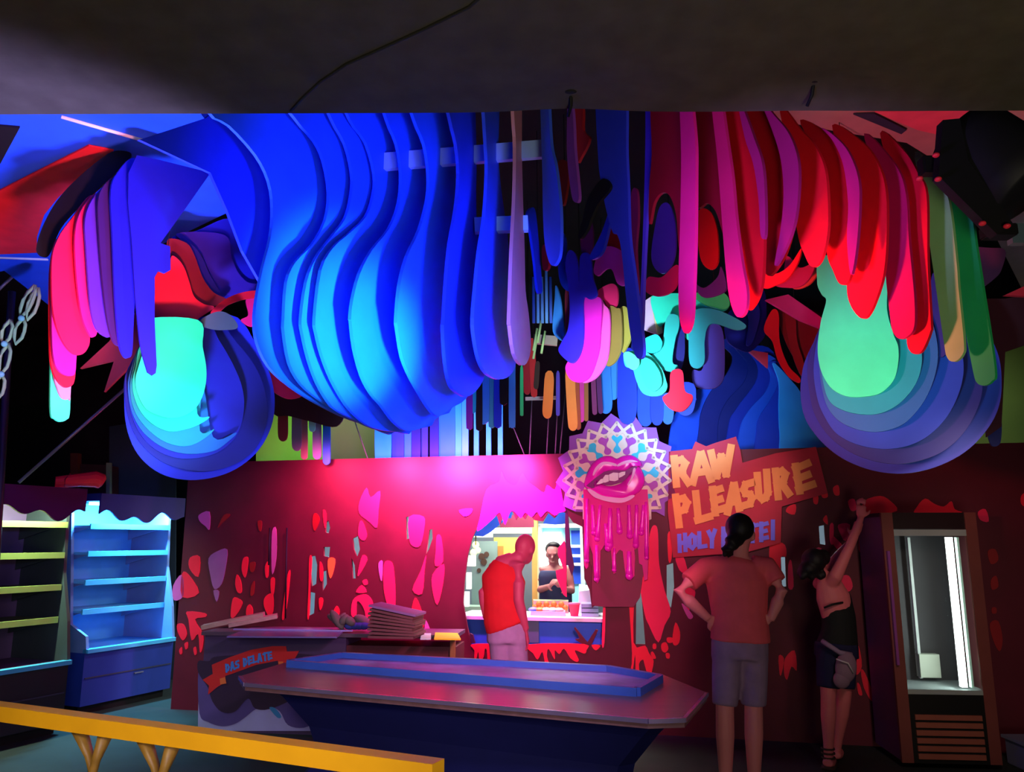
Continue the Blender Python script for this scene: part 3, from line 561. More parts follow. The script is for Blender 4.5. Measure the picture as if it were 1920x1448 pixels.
# ================================================================== stage lamp at right
L = thing('stage_lamp', 'big black stage lamp with small red knobs at top right', 'lamp', at(1850, 320, 3.12))
ax = Vector((0.35, -0.25, -0.55)).normalized(); c0 = at(1862, 300, 3.12)
bm = bmesh.new()
add_tube(bm, [c0-ax*0.20, c0-ax*0.18, c0-ax*0.10, c0+ax*0.1, c0+ax*0.19, c0+ax*0.20], [0.10, 0.145, 0.175, 0.18, 0.19, 0.175], 28)
finish(bm, 'housing', M(24, 24, 30, 0.6, 0.3), L, True)
box('clamp', at(1742, 312, 3.12), (0.075, 0.06, 0.075), M(10, 10, 12, 0.6), L, 0, 0.006)
prism('yoke', [at(x, y, 3.02) for x, y in ((1768, 225), (1800, 222), (1815, 300), (1900, 420), (1870, 440), (1760, 330))], Vector((0, 0.05, 0)), M(16, 16, 20, 0.6), L)
box('ballast_box', at(1872, 435, 3.14), (0.12, 0.08, 0.05), M(12, 12, 14, 0.6), L, 0, 0.005)
for x, y in ((1755, 291), (1724, 335), (1759, 336), (1842, 419), (1888, 424)):
    ball('knob', at(x, y, 3.0), (0.014, 0.014, 0.010), M(250, 50, 70, 0.4), L)
box('bracket', at(1905, 440, 3.3), (0.06, 0.04, 0.09), M(70, 100, 105, 0.6), L)
t = sculpture('ragged_banner', 'dark plum ragged banner hanging below the stage lamp at right', 1860, 500, 4.4)
fin(t, [(1800, 470), (1860, 465), (1885, 470), (1880, 500), (1868, 520), (1830, 545), (1790, 540)], 1860, 4.6, -10, M(80, 34, 80, 0.6))
fin(t, [(1885, 560), (2000, 540), (2000, 620), (1885, 660), (1878, 800), (1850, 820), (1840, 560)], 1860, 4.75, -10, M(70, 24, 44, 0.6), smooth=False)

# ================================================================== painted facade
WA = atz(330, 1330, 0.0); WB = atz(1560, 1395, 0.0)
wd_ = (WB-WA); wd_.z = 0; wd_.normalize()
WN = Vector((wd_.y, -wd_.x, 0))          # towards the camera
if WN.y > 0: WN = -WN
ANG = math.atan2(wd_.y, wd_.x)
def wuv(px, py, off=0.0):
    p = onplane(px, py, WA + WN*off, WN); v = p-WA
    return v.dot(wd_), p.z
def wpt(px, py, off=0.0): return onplane(px, py, WA + WN*off, WN)
FH = 2.345
def curve_fill(name, loops, th, mat, off, parent=None):
    cu = bpy.data.curves.new(name, 'CURVE'); cu.dimensions = '2D'; cu.fill_mode = 'BOTH'; cu.extrude = th/2
    for lp in loops:
        s = cu.splines.new('POLY'); s.points.add(len(lp)-1)
        for i, (u, v) in enumerate(lp): s.points[i].co = (u, v, 0, 1)
        s.use_cyclic_u = True
    tmp = bpy.data.objects.new('tmp', cu); COL.objects.link(tmp)
    bpy.context.view_layer.update()
    me = bpy.data.meshes.new_from_object(tmp.evaluated_get(bpy.context.evaluated_depsgraph_get()))
    bpy.data.objects.remove(tmp); bpy.data.curves.remove(cu)
    me.name = name
    R = Matrix((wd_, Vector((0, 0, 1)), wd_.cross(Vector((0, 0, 1))))).transposed().to_4x4()
    me.transform(Matrix.Translation(WA + WN*off) @ R)
    return link(name, me, mat, parent)
outer = [(-0.05, 0), (9.0, 0), (9.0, FH), (-0.05, FH)]
win = [(884, 1209), (876, 1170), (869, 1130), (872, 1085), (878, 1040), (886, 1010), (897, 985), (915, 978), (932, 966), (938, 985), (944, 962), (962, 960), (968, 975), (976, 964), (985, 974), (992, 962), (1003, 976), (1018, 978), (1028, 962), (1040, 972), (1050, 960), (1062, 962), (1075, 980), (1092, 988), (1094, 1040), (1096, 1085), (1106, 1108), (1110, 1140), (1124, 1130), (1133, 1138), (1130, 1209)]
slits = [
 [(612, 980), (617, 976), (620, 990), (617, 1000), (611, 998)], [(608, 1026), (620, 1026), (618, 1045), (608, 1043)], [(583, 1044), (592, 1042), (596, 1060), (594, 1095), (586, 1100), (582, 1070)],
 [(606, 1072), (613, 1070), (614, 1095), (606, 1110)], [(582, 1110), (592, 1112), (590, 1150), (580, 1155)], [(662, 1010), (672, 1005), (676, 1030), (670, 1046), (664, 1030)], [(660, 1046), (666, 1060), (668, 1085), (662, 1085)],
 [(762, 970), (767, 968), (768, 1010), (763, 1012)], [(806, 994), (811, 992), (812, 1010), (805, 1030), (800, 1040), (803, 1015)], [(1193, 1105), (1202, 1105), (1210, 1208), (1192, 1208)],
 [(1250, 1060), (1262, 1056), (1264, 1100), (1258, 1140), (1250, 1130)], [(1535, 987), (1545, 985), (1547, 1022), (1537, 1020)], [(1464, 1045), (1472, 1045), (1474, 1100), (1466, 1100)]]
MAROON = M(94, 13, 40, 0.6, 0.25, 3.0)
fac = curve_fill('wall_front', [outer, [wuv(*p) for p in win]] + [[wuv(*p) for p in s] for s in slits], 0.024, MAROON, 0.0)
tag(fac, kind='structure')
# painted, raised cut-outs on the facade
def patch(pxs, mat, off=0.018, th=0.012, name='painted_leaf', parent=None, smooth=False, k=4):
    P = smoothpts(pxs, k) if smooth else pxs
    return prism(name, [wpt(x, y, off) for x, y in P], -WN*th, mat, parent if parent is not None else fac)
HOT = M(255, 30, 90, 0.6, 0.08); HOT2 = M(250, 24, 60, 0.6, 0.08); ROSE = M(210, 90, 170, 0.6, 0.1); DIMV = M(150, 90, 150, 0.6, 0.15)
def z32(P): return [(320+.3021*x, 860+.3021*y) for x, y in P]
def z33(P): return [(840+.29*x, 860+.29*y) for x, y in P]
leafs = [
 (z32([(235, 620), (290, 575), (350, 565), (340, 680), (315, 780), (270, 810), (245, 720)]), DIMV), (z32([(265, 820), (300, 825), (285, 890)]), DIMV),
 (z32([(15, 790), (70, 720), (80, 850), (20, 880)]), ROSE), (z32([(70, 715), (110, 720), (175, 835), (70, 860)]), HOT2), (z32([(120, 615), (180, 610), (170, 735), (115, 680)]), HOT2),
 (z32([(175, 350), (240, 330), (240, 440), (215, 420), (180, 390)]), ROSE), (z32([(290, 430), (330, 350), (370, 350), (320, 400)]), DKRED),
 (z32([(450, 620), (480, 615), (475, 690), (460, 740), (440, 690)]), HOT2), (z32([(490, 650), (525, 645), (515, 700), (495, 700)]), DKRED), (z32([(410, 720), (435, 760), (440, 830), (415, 830), (400, 780)]), HOT2),
 (z32([(500, 790), (520, 760), (515, 840), (495, 850)]), DKRED), (z32([(585, 670), (605, 640), (605, 730), (590, 735)]), HOT2), (z32([(630, 450), (655, 440), (655, 620), (630, 720), (625, 600)]), ROSE),
 (z32([(620, 750), (645, 745), (640, 830), (625, 850)]), HOT2), (z32([(580, 870), (610, 840), (635, 850), (635, 950), (610, 980), (580, 920)]), HOT2), (z32([(385, 870), (420, 870), (445, 900), (400, 980), (372, 980)]), HOT2),
 (z32([(470, 930), (490, 905), (510, 940), (500, 990), (470, 980)]), HOT2), (z32([(725, 720), (742, 705), (725, 880), (705, 990), (690, 990), (705, 860)]), HOT2),
 (z32([(100, 950), (210, 960), (215, 985), (150, 1000), (200, 1090), (195, 1180), (180, 1200), (170, 1090), (130, 1130), (110, 1000)]), HOT2), (z32([(40, 1030), (80, 1030), (100, 1090), (75, 1130), (45, 1080)]), HOT2),
 (z32([(85, 1150), (105, 1140), (105, 1175), (92, 1185)]), HOT2), (z32([(140, 1180), (155, 1170), (160, 1210), (148, 1220)]), HOT2), (z32([(52, 1190), (68, 1170), (70, 1210), (58, 1215)]), HOT2),
 (z32([(540, 390), (565, 390), (560, 450), (545, 440)]), DKRED), (z32([(885, 350), (905, 340), (925, 380), (895, 450), (880, 410)]), DKRED), (z32([(945, 320), (965, 340), (960, 430), (950, 400)]), HOT2),
 (z32([(980, 620), (1020, 625), (1010, 700), (990, 745), (975, 680)]), ORANGE), (z32([(925, 640), (945, 680), (940, 760), (925, 740)]), HOT2), (z32([(920, 870), (945, 870), (940, 920), (925, 940)]), HOT2),
 (z32([(1010, 950), (1030, 915), (1048, 950), (1030, 1010), (1012, 1000)]), HOT2), (z32([(860, 620), (875, 620), (865, 800), (858, 980), (848, 980), (856, 800)]), HOT2),
 (z32([(1170, 270), (1215, 180), (1240, 240), (1300, 200), (1290, 320), (1280, 430), (1240, 400), (1215, 380), (1170, 340)]), HOT), (z32([(1170, 400), (1190, 390), (1218, 470), (1200, 510), (1165, 480)]), HOT), (z32([(1190, 600), (1220, 630), (1165, 730), (1165, 690)]), HOT),
 (z32([(1130, 880), (1180, 845), (1225, 850), (1255, 900), (1240, 980), (1215, 1020), (1205, 950), (1180, 900), (1155, 890), (1150, 980), (1120, 970)]), HOT), (z32([(1150, 830), (1185, 785), (1215, 830)]), HOT), (z32([(1190, 760), (1215, 750), (1222, 780), (1200, 785)]), HOT),
 (z32([(1480, 360), (1570, 360), (1575, 430), (1550, 540), (1505, 545), (1480, 500)]), HOT), (z32([(1650, 480), (1680, 490), (1690, 640), (1640, 665), (1645, 570)]), HOT), (z32([(1695, 655), (1690, 780), (1655, 910), (1625, 820), (1625, 720)]), HOT),
 (z32([(1585, 600), (1575, 700), (1560, 840), (1500, 815), (1550, 700)]), HOT), (z32([(1515, 865), (1545, 910), (1570, 1010), (1555, 1085), (1475, 1070), (1490, 960)]), HOT2), (z32([(1580, 1000), (1615, 1085), (1580, 1090)]), ROSE),
 (z32([(1330, 640), (1375, 650), (1390, 750), (1395, 870), (1385, 950), (1350, 920), (1325, 830), (1320, 720)]), HOT), (z32([(1290, 650), (1315, 640), (1310, 760), (1295, 720)]), ROSE), (z32([(1790, 320), (1870, 310), (1860, 345), (1820, 360)]), M(255, 20, 150, 0.6)),
 # round the serving window
 (z33([(205, 385), (250, 200), (330, 150), (345, 80), (380, 150), (440, 170), (480, 95), (520, 150), (560, 180), (620, 220), (640, 170), (690, 200), (710, 130), (730, 200), (750, 300), (760, 340), (720, 350), (690, 370), (640, 340), (600, 380), (575, 345), (540, 380), (500, 350), (470, 385), (430, 345), (400, 350), (370, 430), (350, 380), (330, 350), (280, 400), (190, 470)]), M(255, 25, 170, 0.6, 0.08)),
 (z33([(150, 1203), (290, 1203), (285, 1260), (270, 1340), (258, 1335), (250, 1240), (238, 1235), (230, 1285), (205, 1310), (195, 1250), (185, 1290), (170, 1290), (170, 1240)]), HOT2),
 (z33([(520, 1203), (880, 1200), (895, 1240), (880, 1262), (820, 1240), (845, 1300), (830, 1315), (790, 1290), (750, 1230), (720, 1265), (690, 1240), (690, 1300), (650, 1230), (640, 1280), (660, 1350), (650, 1385), (630, 1340), (610, 1250), (580, 1300), (550, 1260)]), HOT2),
 (z33([(930, 1205), (985, 1210), (960, 1240), (940, 1230)]), HOT2), (z33([(1003, 960), (1018, 960), (1012, 1190), (995, 1205)]), HOT),
 # right of the drips
 (z33([(1165, 800), (1205, 800), (1200, 1190), (1275, 1210), (1300, 1260), (1330, 1310), (1310, 1400), (1290, 1395), (1270, 1330), (1260, 1300), (1235, 1330), (1240, 1410), (1215, 1400), (1210, 1270), (1195, 1370), (1180, 1370), (1190, 1260)]), HOT2),
 (z33([(1240, 790), (1290, 690), (1300, 520), (1320, 440), (1350, 440), (1360, 520), (1365, 680), (1400, 850), (1440, 990), (1400, 1080), (1360, 1190), (1300, 1080), (1270, 1000)]), HOT),
 (z33([(1420, 490), (1448, 490), (1445, 650), (1425, 660)]), HOT2), (z33([(1470, 640), (1520, 630), (1560, 760), (1600, 870), (1560, 980), (1520, 920), (1490, 860), (1530, 760), (1495, 720)]), HOT), (z33([(1510, 940), (1540, 960), (1585, 1020), (1555, 1035)]), ROSE),
 (z33([(1470, 1060), (1500, 1120), (1495, 1190), (1465, 1210), (1450, 1170)]), HOT2), (z33([(1415, 1160), (1450, 1160), (1450, 1190), (1420, 1190)]), HOT2), (z33([(1380, 1200), (1410, 1190), (1425, 1230), (1405, 1255), (1382, 1240)]), HOT2), (z33([(1325, 1200), (1345, 1200), (1345, 1230), (1325, 1230)]), HOT2), (z33([(1408, 1260), (1432, 1262), (1432, 1292), (1412, 1290)]), HOT2), (z33([(1310, 1260), (1325, 1250), (1345, 1290), (1325, 1295)]), HOT2),
 # by the two people and the glass fridge
 ([(1443, 1020), (1455, 1016), (1472, 1022), (1474, 1044), (1464, 1046), (1463, 1095), (1445, 1080)], HOT2), ([(1478, 1060), (1484, 1052), (1488, 1100), (1478, 1102)], HOT), ([(1478, 950), (1492, 946), (1490, 965), (1474, 960)], HOT2), ([(1460, 1230), (1470, 1235), (1466, 1262), (1462, 1265)], HOT2),
 ([(1472, 1235), (1490, 1220), (1494, 1258), (1484, 1250), (1476, 1275), (1470, 1262)], HOT2), ([(1556, 985), (1563, 984), (1562, 1020), (1556, 1015)], HOT), ([(1572, 984), (1594, 984), (1586, 1015), (1575, 1000)], HOT), ([(1562, 1005), (1585, 1030), (1575, 1034), (1562, 1020)], HOT),
 ([(1612, 1000), (1620, 1010), (1618, 1036), (1610, 1030)], HOT), ([(1524, 1034), (1540, 1028), (1544, 1060), (1536, 1074), (1528, 1060)], M(240, 70, 110, 0.6)), ([(1577, 1082), (1592, 1080), (1599, 1100), (1590, 1110), (1580, 1100)], HOT),
 ([(1598, 1213), (1610, 1212), (1616, 1250), (1605, 1266), (1596, 1240)], HOT2), ([(1614, 1258), (1622, 1262), (1639, 1308), (1633, 1314), (1620, 1290)], HOT2), ([(1607, 1282), (1612, 1284), (1617, 1303), (1610, 1302)], HOT2), ([(1637, 1212), (1642, 1212), (1643, 1255), (1637, 1250)], DKRED), ([(1646, 1300), (1654, 1296), (1654, 1314), (1646, 1314)], HOT2),
 ([(1590, 940), (1602, 936), (1606, 955), (1596, 958)], HOT), ([(1562, 915), (1572, 910), (1574, 928), (1565, 928)], HOT2), ([(1540, 925), (1550, 922), (1552, 932), (1543, 934)], HOT2), ([(1525, 932), (1534, 930), (1533, 945), (1526, 944)], HOT2), ([(1543, 975), (1550, 966), (1552, 984)], HOT2),
 ([(1620, 940), (1650, 930), (1670, 940), (1682, 958), (1640, 966), (1622, 962)], HOT2), ([(1720, 950), (1735, 935), (1752, 945), (1770, 950), (1784, 940), (1790, 955), (1802, 962), (1720, 964)], HOT2), ([(1834, 960), (1848, 955), (1854, 978), (1838, 975)], HOT), ([(1852, 1034), (1866, 1030), (1872, 1050), (1858, 1058)], DKRED), ([(1858, 1088), (1868, 1080), (1872, 1100), (1860, 1106)], DKRED), ([(1856, 1170), (1872, 1165), (1880, 1200), (1874, 1222), (1862, 1200)], DKRED), ([(1860, 1140), (1868, 1140), (1868, 1150), (1860, 1150)], DKRED), ([(1915, 930), (1925, 925), (1925, 950), (1915, 945)], HOT2),
]
for P, mt in leafs: patch(P, mt, smooth=True, k=3)
# dark stems and ferns painted beside the window
for P in (z33([(820, 1090), (860, 1140), (900, 1190), (925, 1150), (955, 1105), (970, 1110), (930, 1200), (900, 1215), (850, 1190), (820, 1170), (850, 1165), (835, 1130), (815, 1100)]),):
    patch(P, MAROON, 0.012, 0.024, 'fern')
for P in (z33([(760, 300), (775, 340), (790, 560), (815, 700), (800, 760), (775, 690), (762, 690), (756, 450)]), z33([(150, 1195), (140, 1130), (160, 1140), (175, 1195)])):
    patch(P, M(70, 20, 60, 0.6), 0.012, 0.024, 'stem')
patch([(1046, 1040), (1046, 1028), (1058, 1014), (1062, 1030), (1062, 1120), (1056, 1115), (1044, 1085), (1042, 1070), (1056, 1066), (1050, 1050)], HOT, 0.012, 0.024, 'painted_leaf')
bars_ = [((506, 990), (504, 1060)), ((538, 990), (535, 1160))]
for a, b in bars_:
    tube('slim_post', [wpt(*a, 0.05), wpt(*b, 0.05)], 0.008, M(20, 16, 30), fac, 6)

# ------------------------------------------------------------------ round lips sign
S = thing('lips_sign', 'round lattice sign with glossy pink lips dripping over the serving window', 'sign', wpt(1157, 890, 0.06))
CX, CY, RR = 1157.0, 893.0, 97.0
def sp_(r, a, off): return wpt(CX + r*math.cos(a), CY - r*math.sin(a), off)
NP = 24
bk = []
for i in range(NP):
    a = math.pi*(1.22 - 1.44*i/(NP-1)); bk.append((CX + (118 if i % 2 else 104)*math.cos(a)*0.98, CY - (118 if i % 2 else 104)*math.sin(a)))
patch(bk + [(1230, 960), (1085, 960)], M(150, 80, 190, 0.6, 0.3, 2.0), 0.05, 0.02, 'backing_board', S)
LAT = M(222, 205, 190, 0.5)
NZ = 10
for ph, r0, r1 in ((0.0, 76, 100), (0.5, 76, 100)):
    pts = []
    for i in range(NZ*2+1):
        a = math.radians(248) - math.radians(316)*(i + ph*2)/(NZ*2)
        pts.append(sp_(r1 if i % 2 else r0, a, 0.064 + 0.003*ph))
    bm = bmesh.new()
    for p, q in zip(pts, pts[1:]):
        d = (q-p).normalized(); s = d.cross(WN).normalized()*0.0135
        e = d*0.008
        add_prism(bm, [p+s-e, q+s+e, q-s+e, p-s-e], WN*0.008)
    finish(bm, 'lattice', LAT, S)
ringo = [wpt(CX + 82*math.cos(2*math.pi*i/60), CY - 82*math.sin(2*math.pi*i/60), 0.055) for i in range(60)]
prism('inner_disc', ringo, WN*0.006, LAT, S)
for i in range(15):
    a = math.radians(90 - (i-7)*21.0); ca, sa = math.cos(a), math.sin(a)
    mt = M(30, 190, 225, 0.5) if i % 2 else M(165, 60, 175, 0.5)
    P = []
    for rr, ww in ((43, 0), (45, 4.0), (49, 5.6), (53, 4.4), (57, 2.0), (61, 1.8), (65, 4.0), (69, 7.4), (73, 8.2), (76, 6.6), (78, 3.5), (78.6, 0)): P.append((rr, ww))
    P = P + [(r_, -w_) for r_, w_ in reversed(P[1:-1])]
    patch([(CX + r_*ca - 1.25*w_*sa, CY - r_*sa - 1.25*w_*ca) for r_, w_ in P], mt, 0.070, 0.009, 'peanut_tile', S, True, 2)
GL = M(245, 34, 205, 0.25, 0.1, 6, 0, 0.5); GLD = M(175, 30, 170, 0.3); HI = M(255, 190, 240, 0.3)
def zl(P): return [(1040+.125*x, 770+.125*y) for x, y in P]
def puff(name, pxs, depth, mat, off, parent, k=4):
    """rounded relief: outline at the wall side, pulled in towards the front"""
    P = smoothpts(pxs, k); cx = sum(p[0] for p in P)/len(P); cy = sum(p[1] for p in P)/len(P)
    bm = bmesh.new(); rings = []
    for s, d in ((1.0, 0.0), (0.97, depth*.45), (0.88, depth*.8), (0.7, depth)):
        rings.append([bm.verts.new(wpt(cx+(x-cx)*s, cy+(y-cy)*s, off+d)) for x, y in P])
    for a, b in zip(rings, rings[1:]):
        for i in range(len(P)): bm.faces.new((a[i], a[(i+1) % len(P)], b[(i+1) % len(P)], b[i]))
    bm.faces.new(rings[-1]); bm.faces.new(rings[0][::-1])
    return finish(bm, name, mat, parent, True)
# dripping sheet below the mouth
drip = z33([(875, 200), (1290, 200), (1300, 350), (1300, 560), (1290, 780), (1270, 790), (1255, 690), (1235, 680), (1228, 580), (1205, 590), (1210, 640), (1205, 760), (1180, 790), (1150, 770), (1140, 700), (1130, 600), (1110, 590), (1085, 620), (1085, 740), (1070, 745), (1060, 660), (1050, 560), (1010, 560), (985, 600), (985, 780), (965, 810), (945, 780), (935, 620), (915, 560), (908, 700), (893, 715), (880, 690), (880, 500)])
patch(drip, M(215, 8, 135, 0.45, 0.15, 5, 0, 0.2), 0.075, 0.03, 'drip_sheet', S)
patch(z33([(875, 480), (1290, 480), (1290, 700), (1260, 760), (1240, 900), (1200, 960), (1010, 960), (930, 950), (930, 700), (885, 600)]), M(120, 20, 60, 0.5), 0.045, 0.03, 'drip_back', S)
for x0, y0, x1, y1, r in ((935, 300, 945, 480, .022), (985, 300, 965, 520, .022), (1050, 320, 1045, 560, .03), (1100, 320, 1110, 470, .025), (1170, 300, 1175, 500, .025), (1220, 300, 1215, 560, .025), (1265, 300, 1250, 480, .022), (900, 260, 897, 660, .02), (962, 560, 962, 780, .022), (1172, 600, 1172, 760, .030), (1075, 580, 1075, 720, .018), (1280, 280, 1284, 640, .018), (1020, 420, 1035, 580, .026)):
    a, b = z33([(x0, y0)])[0], z33([(x1, y1)])[0]
    pts = [wpt(a[0]+(b[0]-a[0])*k/4, a[1]+(b[1]-a[1])*k/4, 0.077) for k in range(5)]
    bm = bmesh.new(); add_tube(bm, pts, [r*.6, r*.7, r*.7, r*.95, r*1.1], 10)
    add_ball(bm, pts[-1], (r*1.15,)*3); finish(bm, 'drip_bead', GL, S, True)
puff('lower_lip', zl([(440, 1110), (500, 1000), (640, 1100), (800, 1140), (1000, 1090), (1150, 960), (1250, 830), (1340, 960), (1350, 1080), (1290, 1200), (1180, 1280), (1000, 1340), (800, 1330), (620, 1270), (500, 1190)]), 0.05, GL, 0.078, S)
puff('upper_lip', zl([(440, 1110), (500, 900), (600, 760), (720, 690), (840, 680), (930, 720), (1020, 680), (1160, 670), (1270, 740), (1310, 830), (1200, 830), (1060, 910), (900, 900), (740, 930), (600, 1040), (500, 1130)]), 0.045, GL, 0.080, S)
patch(zl([(470, 1130), (600, 1020), (740, 920), (900, 890), (1060, 900), (1200, 830), (1240, 850), (1150, 970), (1020, 1070), (850, 1120), (680, 1120), (560, 1170)]), M(130, 14, 120, 0.4), 0.128, 0.01, 'mouth', S)
for P in ([(625, 1105), (690, 1030), (725, 1020), (725, 1085), (660, 1105)], [(727, 1010), (760, 965), (810, 965), (812, 1060), (760, 1080), (728, 1080)], [(815, 960), (880, 930), (955, 935), (955, 1040), (900, 1060), (818, 1050)], [(960, 940), (1010, 920), (1060, 915), (1055, 960), (1010, 990), (965, 1010)]):
    patch(zl(P), M(250, 245, 250, 0.3), 0.136, 0.012, 'tooth', S)
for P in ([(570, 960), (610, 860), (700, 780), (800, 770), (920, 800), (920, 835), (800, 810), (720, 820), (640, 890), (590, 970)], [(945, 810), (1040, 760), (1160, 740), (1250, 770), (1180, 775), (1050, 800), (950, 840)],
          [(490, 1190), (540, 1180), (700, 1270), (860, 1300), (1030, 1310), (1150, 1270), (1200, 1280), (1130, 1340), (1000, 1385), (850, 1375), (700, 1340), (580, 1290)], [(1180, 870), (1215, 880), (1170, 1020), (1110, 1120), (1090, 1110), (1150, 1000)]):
    patch(zl(P), HI, 0.140, 0.012, 'painted_highlight', S, True, 3)  # pale strips painted as highlights on the lips

# ------------------------------------------------------------------ name board
N_ = thing('name_board', 'ragged red board with orange graffiti lettering beside the lips sign', 'sign', wpt(1390, 930, 0.05))
patch([(1254, 847), (1298, 842), (1304, 828), (1324, 837), (1343, 830), (1380, 819), (1388, 844), (1392, 868), (1455, 850), (1530, 838), (1552, 925), (1466, 950), (1464, 1018), (1400, 1036), (1262, 1046), (1252, 960)], M(190, 30, 62, 0.6, 0.15), 0.05, 0.03, 'board', N_)
GLY = {
 'R': [[(.12, 0), (.12, 1)], [(.12, .88), (.62, .9), (.85, .74), (.62, .52), (.12, .48)], [(.45, .5), (.9, 0)]],
 'A': [[(.08, 0), (.42, 1)], [(.58, 1), (.92, 0)], [(.2, .34), (.8, .34)], [(.4, .9), (.6, .9)]],
 'W': [[(.08, 1), (.26, .05)], [(.26, .05), (.5, .75)], [(.5, .75), (.72, .05)], [(.72, .05), (.92, 1)]],
 'P': [[(.14, 0), (.14, 1)], [(.14, .88), (.65, .9), (.86, .72), (.65, .5), (.14, .46)]],
 'L': [[(.14, 1), (.14, .1)], [(.06, .1), (.95, .1)]],
 'E': [[(.16, 0), (.16, 1)], [(.1, .9), (.92, .9)], [(.1, .5), (.8, .5)], [(.1, .1), (.95, .1)]],
 'S': [[(.9, .9), (.3, .9), (.12, .72), (.3, .55), (.7, .47), (.88, .3), (.7, .1), (.08, .1)]],
 'U': [[(.12, 1), (.14, .25), (.4, .08), (.66, .1), (.86, .25), (.88, 1)]],
 'H': [[(.12, 0), (.12, 1)], [(.88, 0), (.88, 1)], [(.12, .5), (.88, .5)]],
 'O': [[(.5, .92), (.14, .75), (.14, .25), (.5, .08), (.86, .25), (.86, .75), (.5, .92)]],
 'Y': [[(.08, 1), (.5, .5)], [(.92, 1), (.5, .5)], [(.5, .55), (.45, 0)]],
 'B': [[(.14, 0), (.14, 1)], [(.14, .9), (.7, .86), (.78, .68), (.14, .52)], [(.14, .52), (.85, .38), (.8, .14), (.14, .08)]],
 'I': [[(.5, 0), (.5, 1)]],
 'T': [[(.5, 0), (.5, 1)], [(.04, .9), (.96, .9)]],
 '!': [[(.5, .32), (.5, 1)], [(.5, 0), (.5, .14)]],
 'D': [[(.14, 0), (.14, 1)], [(.14, .9), (.6, .85), (.86, .5), (.6, .15), (.14, .1)]],
}
def glyph(ch, quad, wdt, pt, nvec, th, mat, parent):
    (blx, bly), (brx, bry), (tlx, tly), (trx, try_) = quad
    def mp(u, v):
        x = (1-v)*((1-u)*blx + u*brx) + v*((1-u)*tlx + u*trx); y = (1-v)*((1-u)*bly + u*bry) + v*((1-u)*tly + u*try_)
        return (x, y)
    bm = bmesh.new(); kz = 0
    for st in GLY[ch]:
        Q = [mp(*p) for p in st]
        for (x0, y0), (x1, y1) in zip(Q, Q[1:]):
            dx, dy = x1-x0, y1-y0; l = math.hypot(dx, dy) or 1; dx, dy = dx/l, dy/l
            ex = wdt*0.42; x0, y0, x1, y1 = x0-dx*ex, y0-dy*ex, x1+dx*ex, y1+dy*ex
            sx, sy = -dy*wdt/2, dx*wdt/2
            add_prism(bm, [pt(x, y, 0.0004*kz) for x, y in ((x0+sx, y0+sy), (x1+sx, y1+sy), (x1-sx, y1-sy), (x0-sx, y0-sy))], nvec*th); kz += 1
    return finish(bm, 'letter', mat, parent)
ORG = M(255, 150, 80, 0.55, 0.1); BLT = M(120, 115, 255, 0.55, 0.1)
sgn = lambda x, y, k: wpt(x, y, 0.055+k)
for ch, q in (('R', ((1265, 910), (1294, 906), (1261, 860), (1287, 856))), ('A', ((1296, 906), (1336, 900), (1304, 854), (1324, 850))), ('W', ((1334, 898), (1372, 890), (1330, 850), (1374, 838))),
              ('P', ((1270, 986), (1294, 980), (1263, 932), (1291, 928))), ('L', ((1306, 982), (1334, 974), (1302, 926), (1320, 920))), ('E', ((1338, 964), (1358, 958), (1333, 918), (1352, 912))),
              ('A', ((1362, 962), (1388, 954), (1370, 912), (1382, 908))), ('S', ((1392, 954), (1412, 948), (1392, 906), (1412, 900))), ('U', ((1420, 944), (1444, 936), (1417, 892), (1440, 884))),
              ('R', ((1456, 934), (1482, 926), (1451, 884), (1474, 875))), ('E', ((1494, 924), (1527, 913), (1487, 876), (1516, 863)))):
    glyph(ch, q, 14.0, sgn, WN, 0.012, ORG, N_)
for i, ch in enumerate('HOLY'):
    x = 1273+18.5*i; y = 1034-5*i*0.5
    glyph(ch, ((x, y), (x+14, y-2), (x-1, y-29), (x+13, y-32)), 8.0, sgn, WN, 0.012, BLT, N_)
for ch, x, wl in (('B', 1354, 15), ('I', 1372, 20), ('T', 1402, 18), ('E', 1425, 14), ('!', 1444, 10)):
    y = 1034-(x-1273)*0.13
    glyph(ch, ((x, y), (x+wl, y-3), (x, y-32), (x+wl, y-36)), 8.0, sgn, WN, 0.012, BLT, N_)

# ================================================================== kitchen behind the window
KY = lambda x, d: None
def kpt(px, py, back): return wpt(px, py, -back)
KW = M(215, 205, 190, 0.7)
k0, k1 = kpt(420, 900, 2.3), kpt(1700, 900, 2.3)
kb = prism('wall_kitchen', [Vector((k0.x, k0.y, 2.3)), Vector((k1.x, k1.y, 2.3)), Vector((k1.x, k1.y, 0)), Vector((k0.x, k0.y, 0))], WN*0.04, M(130, 140, 150, 0.8))
tag(kb, kind='structure')
def kbox(name, px0, py0, px1, py1, back, depth, mat, parent=None):
    a, b = kpt(px0, py1, back), kpt(px1, py0, back)
    P = [Vector((a.x, a.y, a.z)), Vector((b.x, b.y, a.z)), Vector((b.x, b.y, b.z)), Vector((a.x, a.y, b.z))]
    return prism(name, P, -WN*depth, mat, parent)
t = thing('serving_counter', 'blue fronted serving counter with white top behind the wall opening', 'counter', kpt(1000, 1205, 0.3))
a = kpt(855, 1160, 0.14); b = kpt(1160, 1160, 0.14); b.z = a.z
prism('front_panel', [Vector((a.x, a.y, 0)), Vector((b.x, b.y, 0)), Vector((b.x, b.y, a.z)), Vector((a.x, a.y, a.z))], -WN*0.05, M(45, 95, 205, 0.6), t)
a2 = a + WN*0.05; b2 = b + WN*0.05
prism('worktop', [a2, b2, b2-WN*0.6, a2-WN*0.6], Vector((0, 0, 0.03)), M(225, 225, 230, 0.5), t)
kbox('trim_strip', 985, 1158, 1010, 1205, 0.125, 0.01, M(80, 100, 120), t)
TOPZ = a.z+0.03
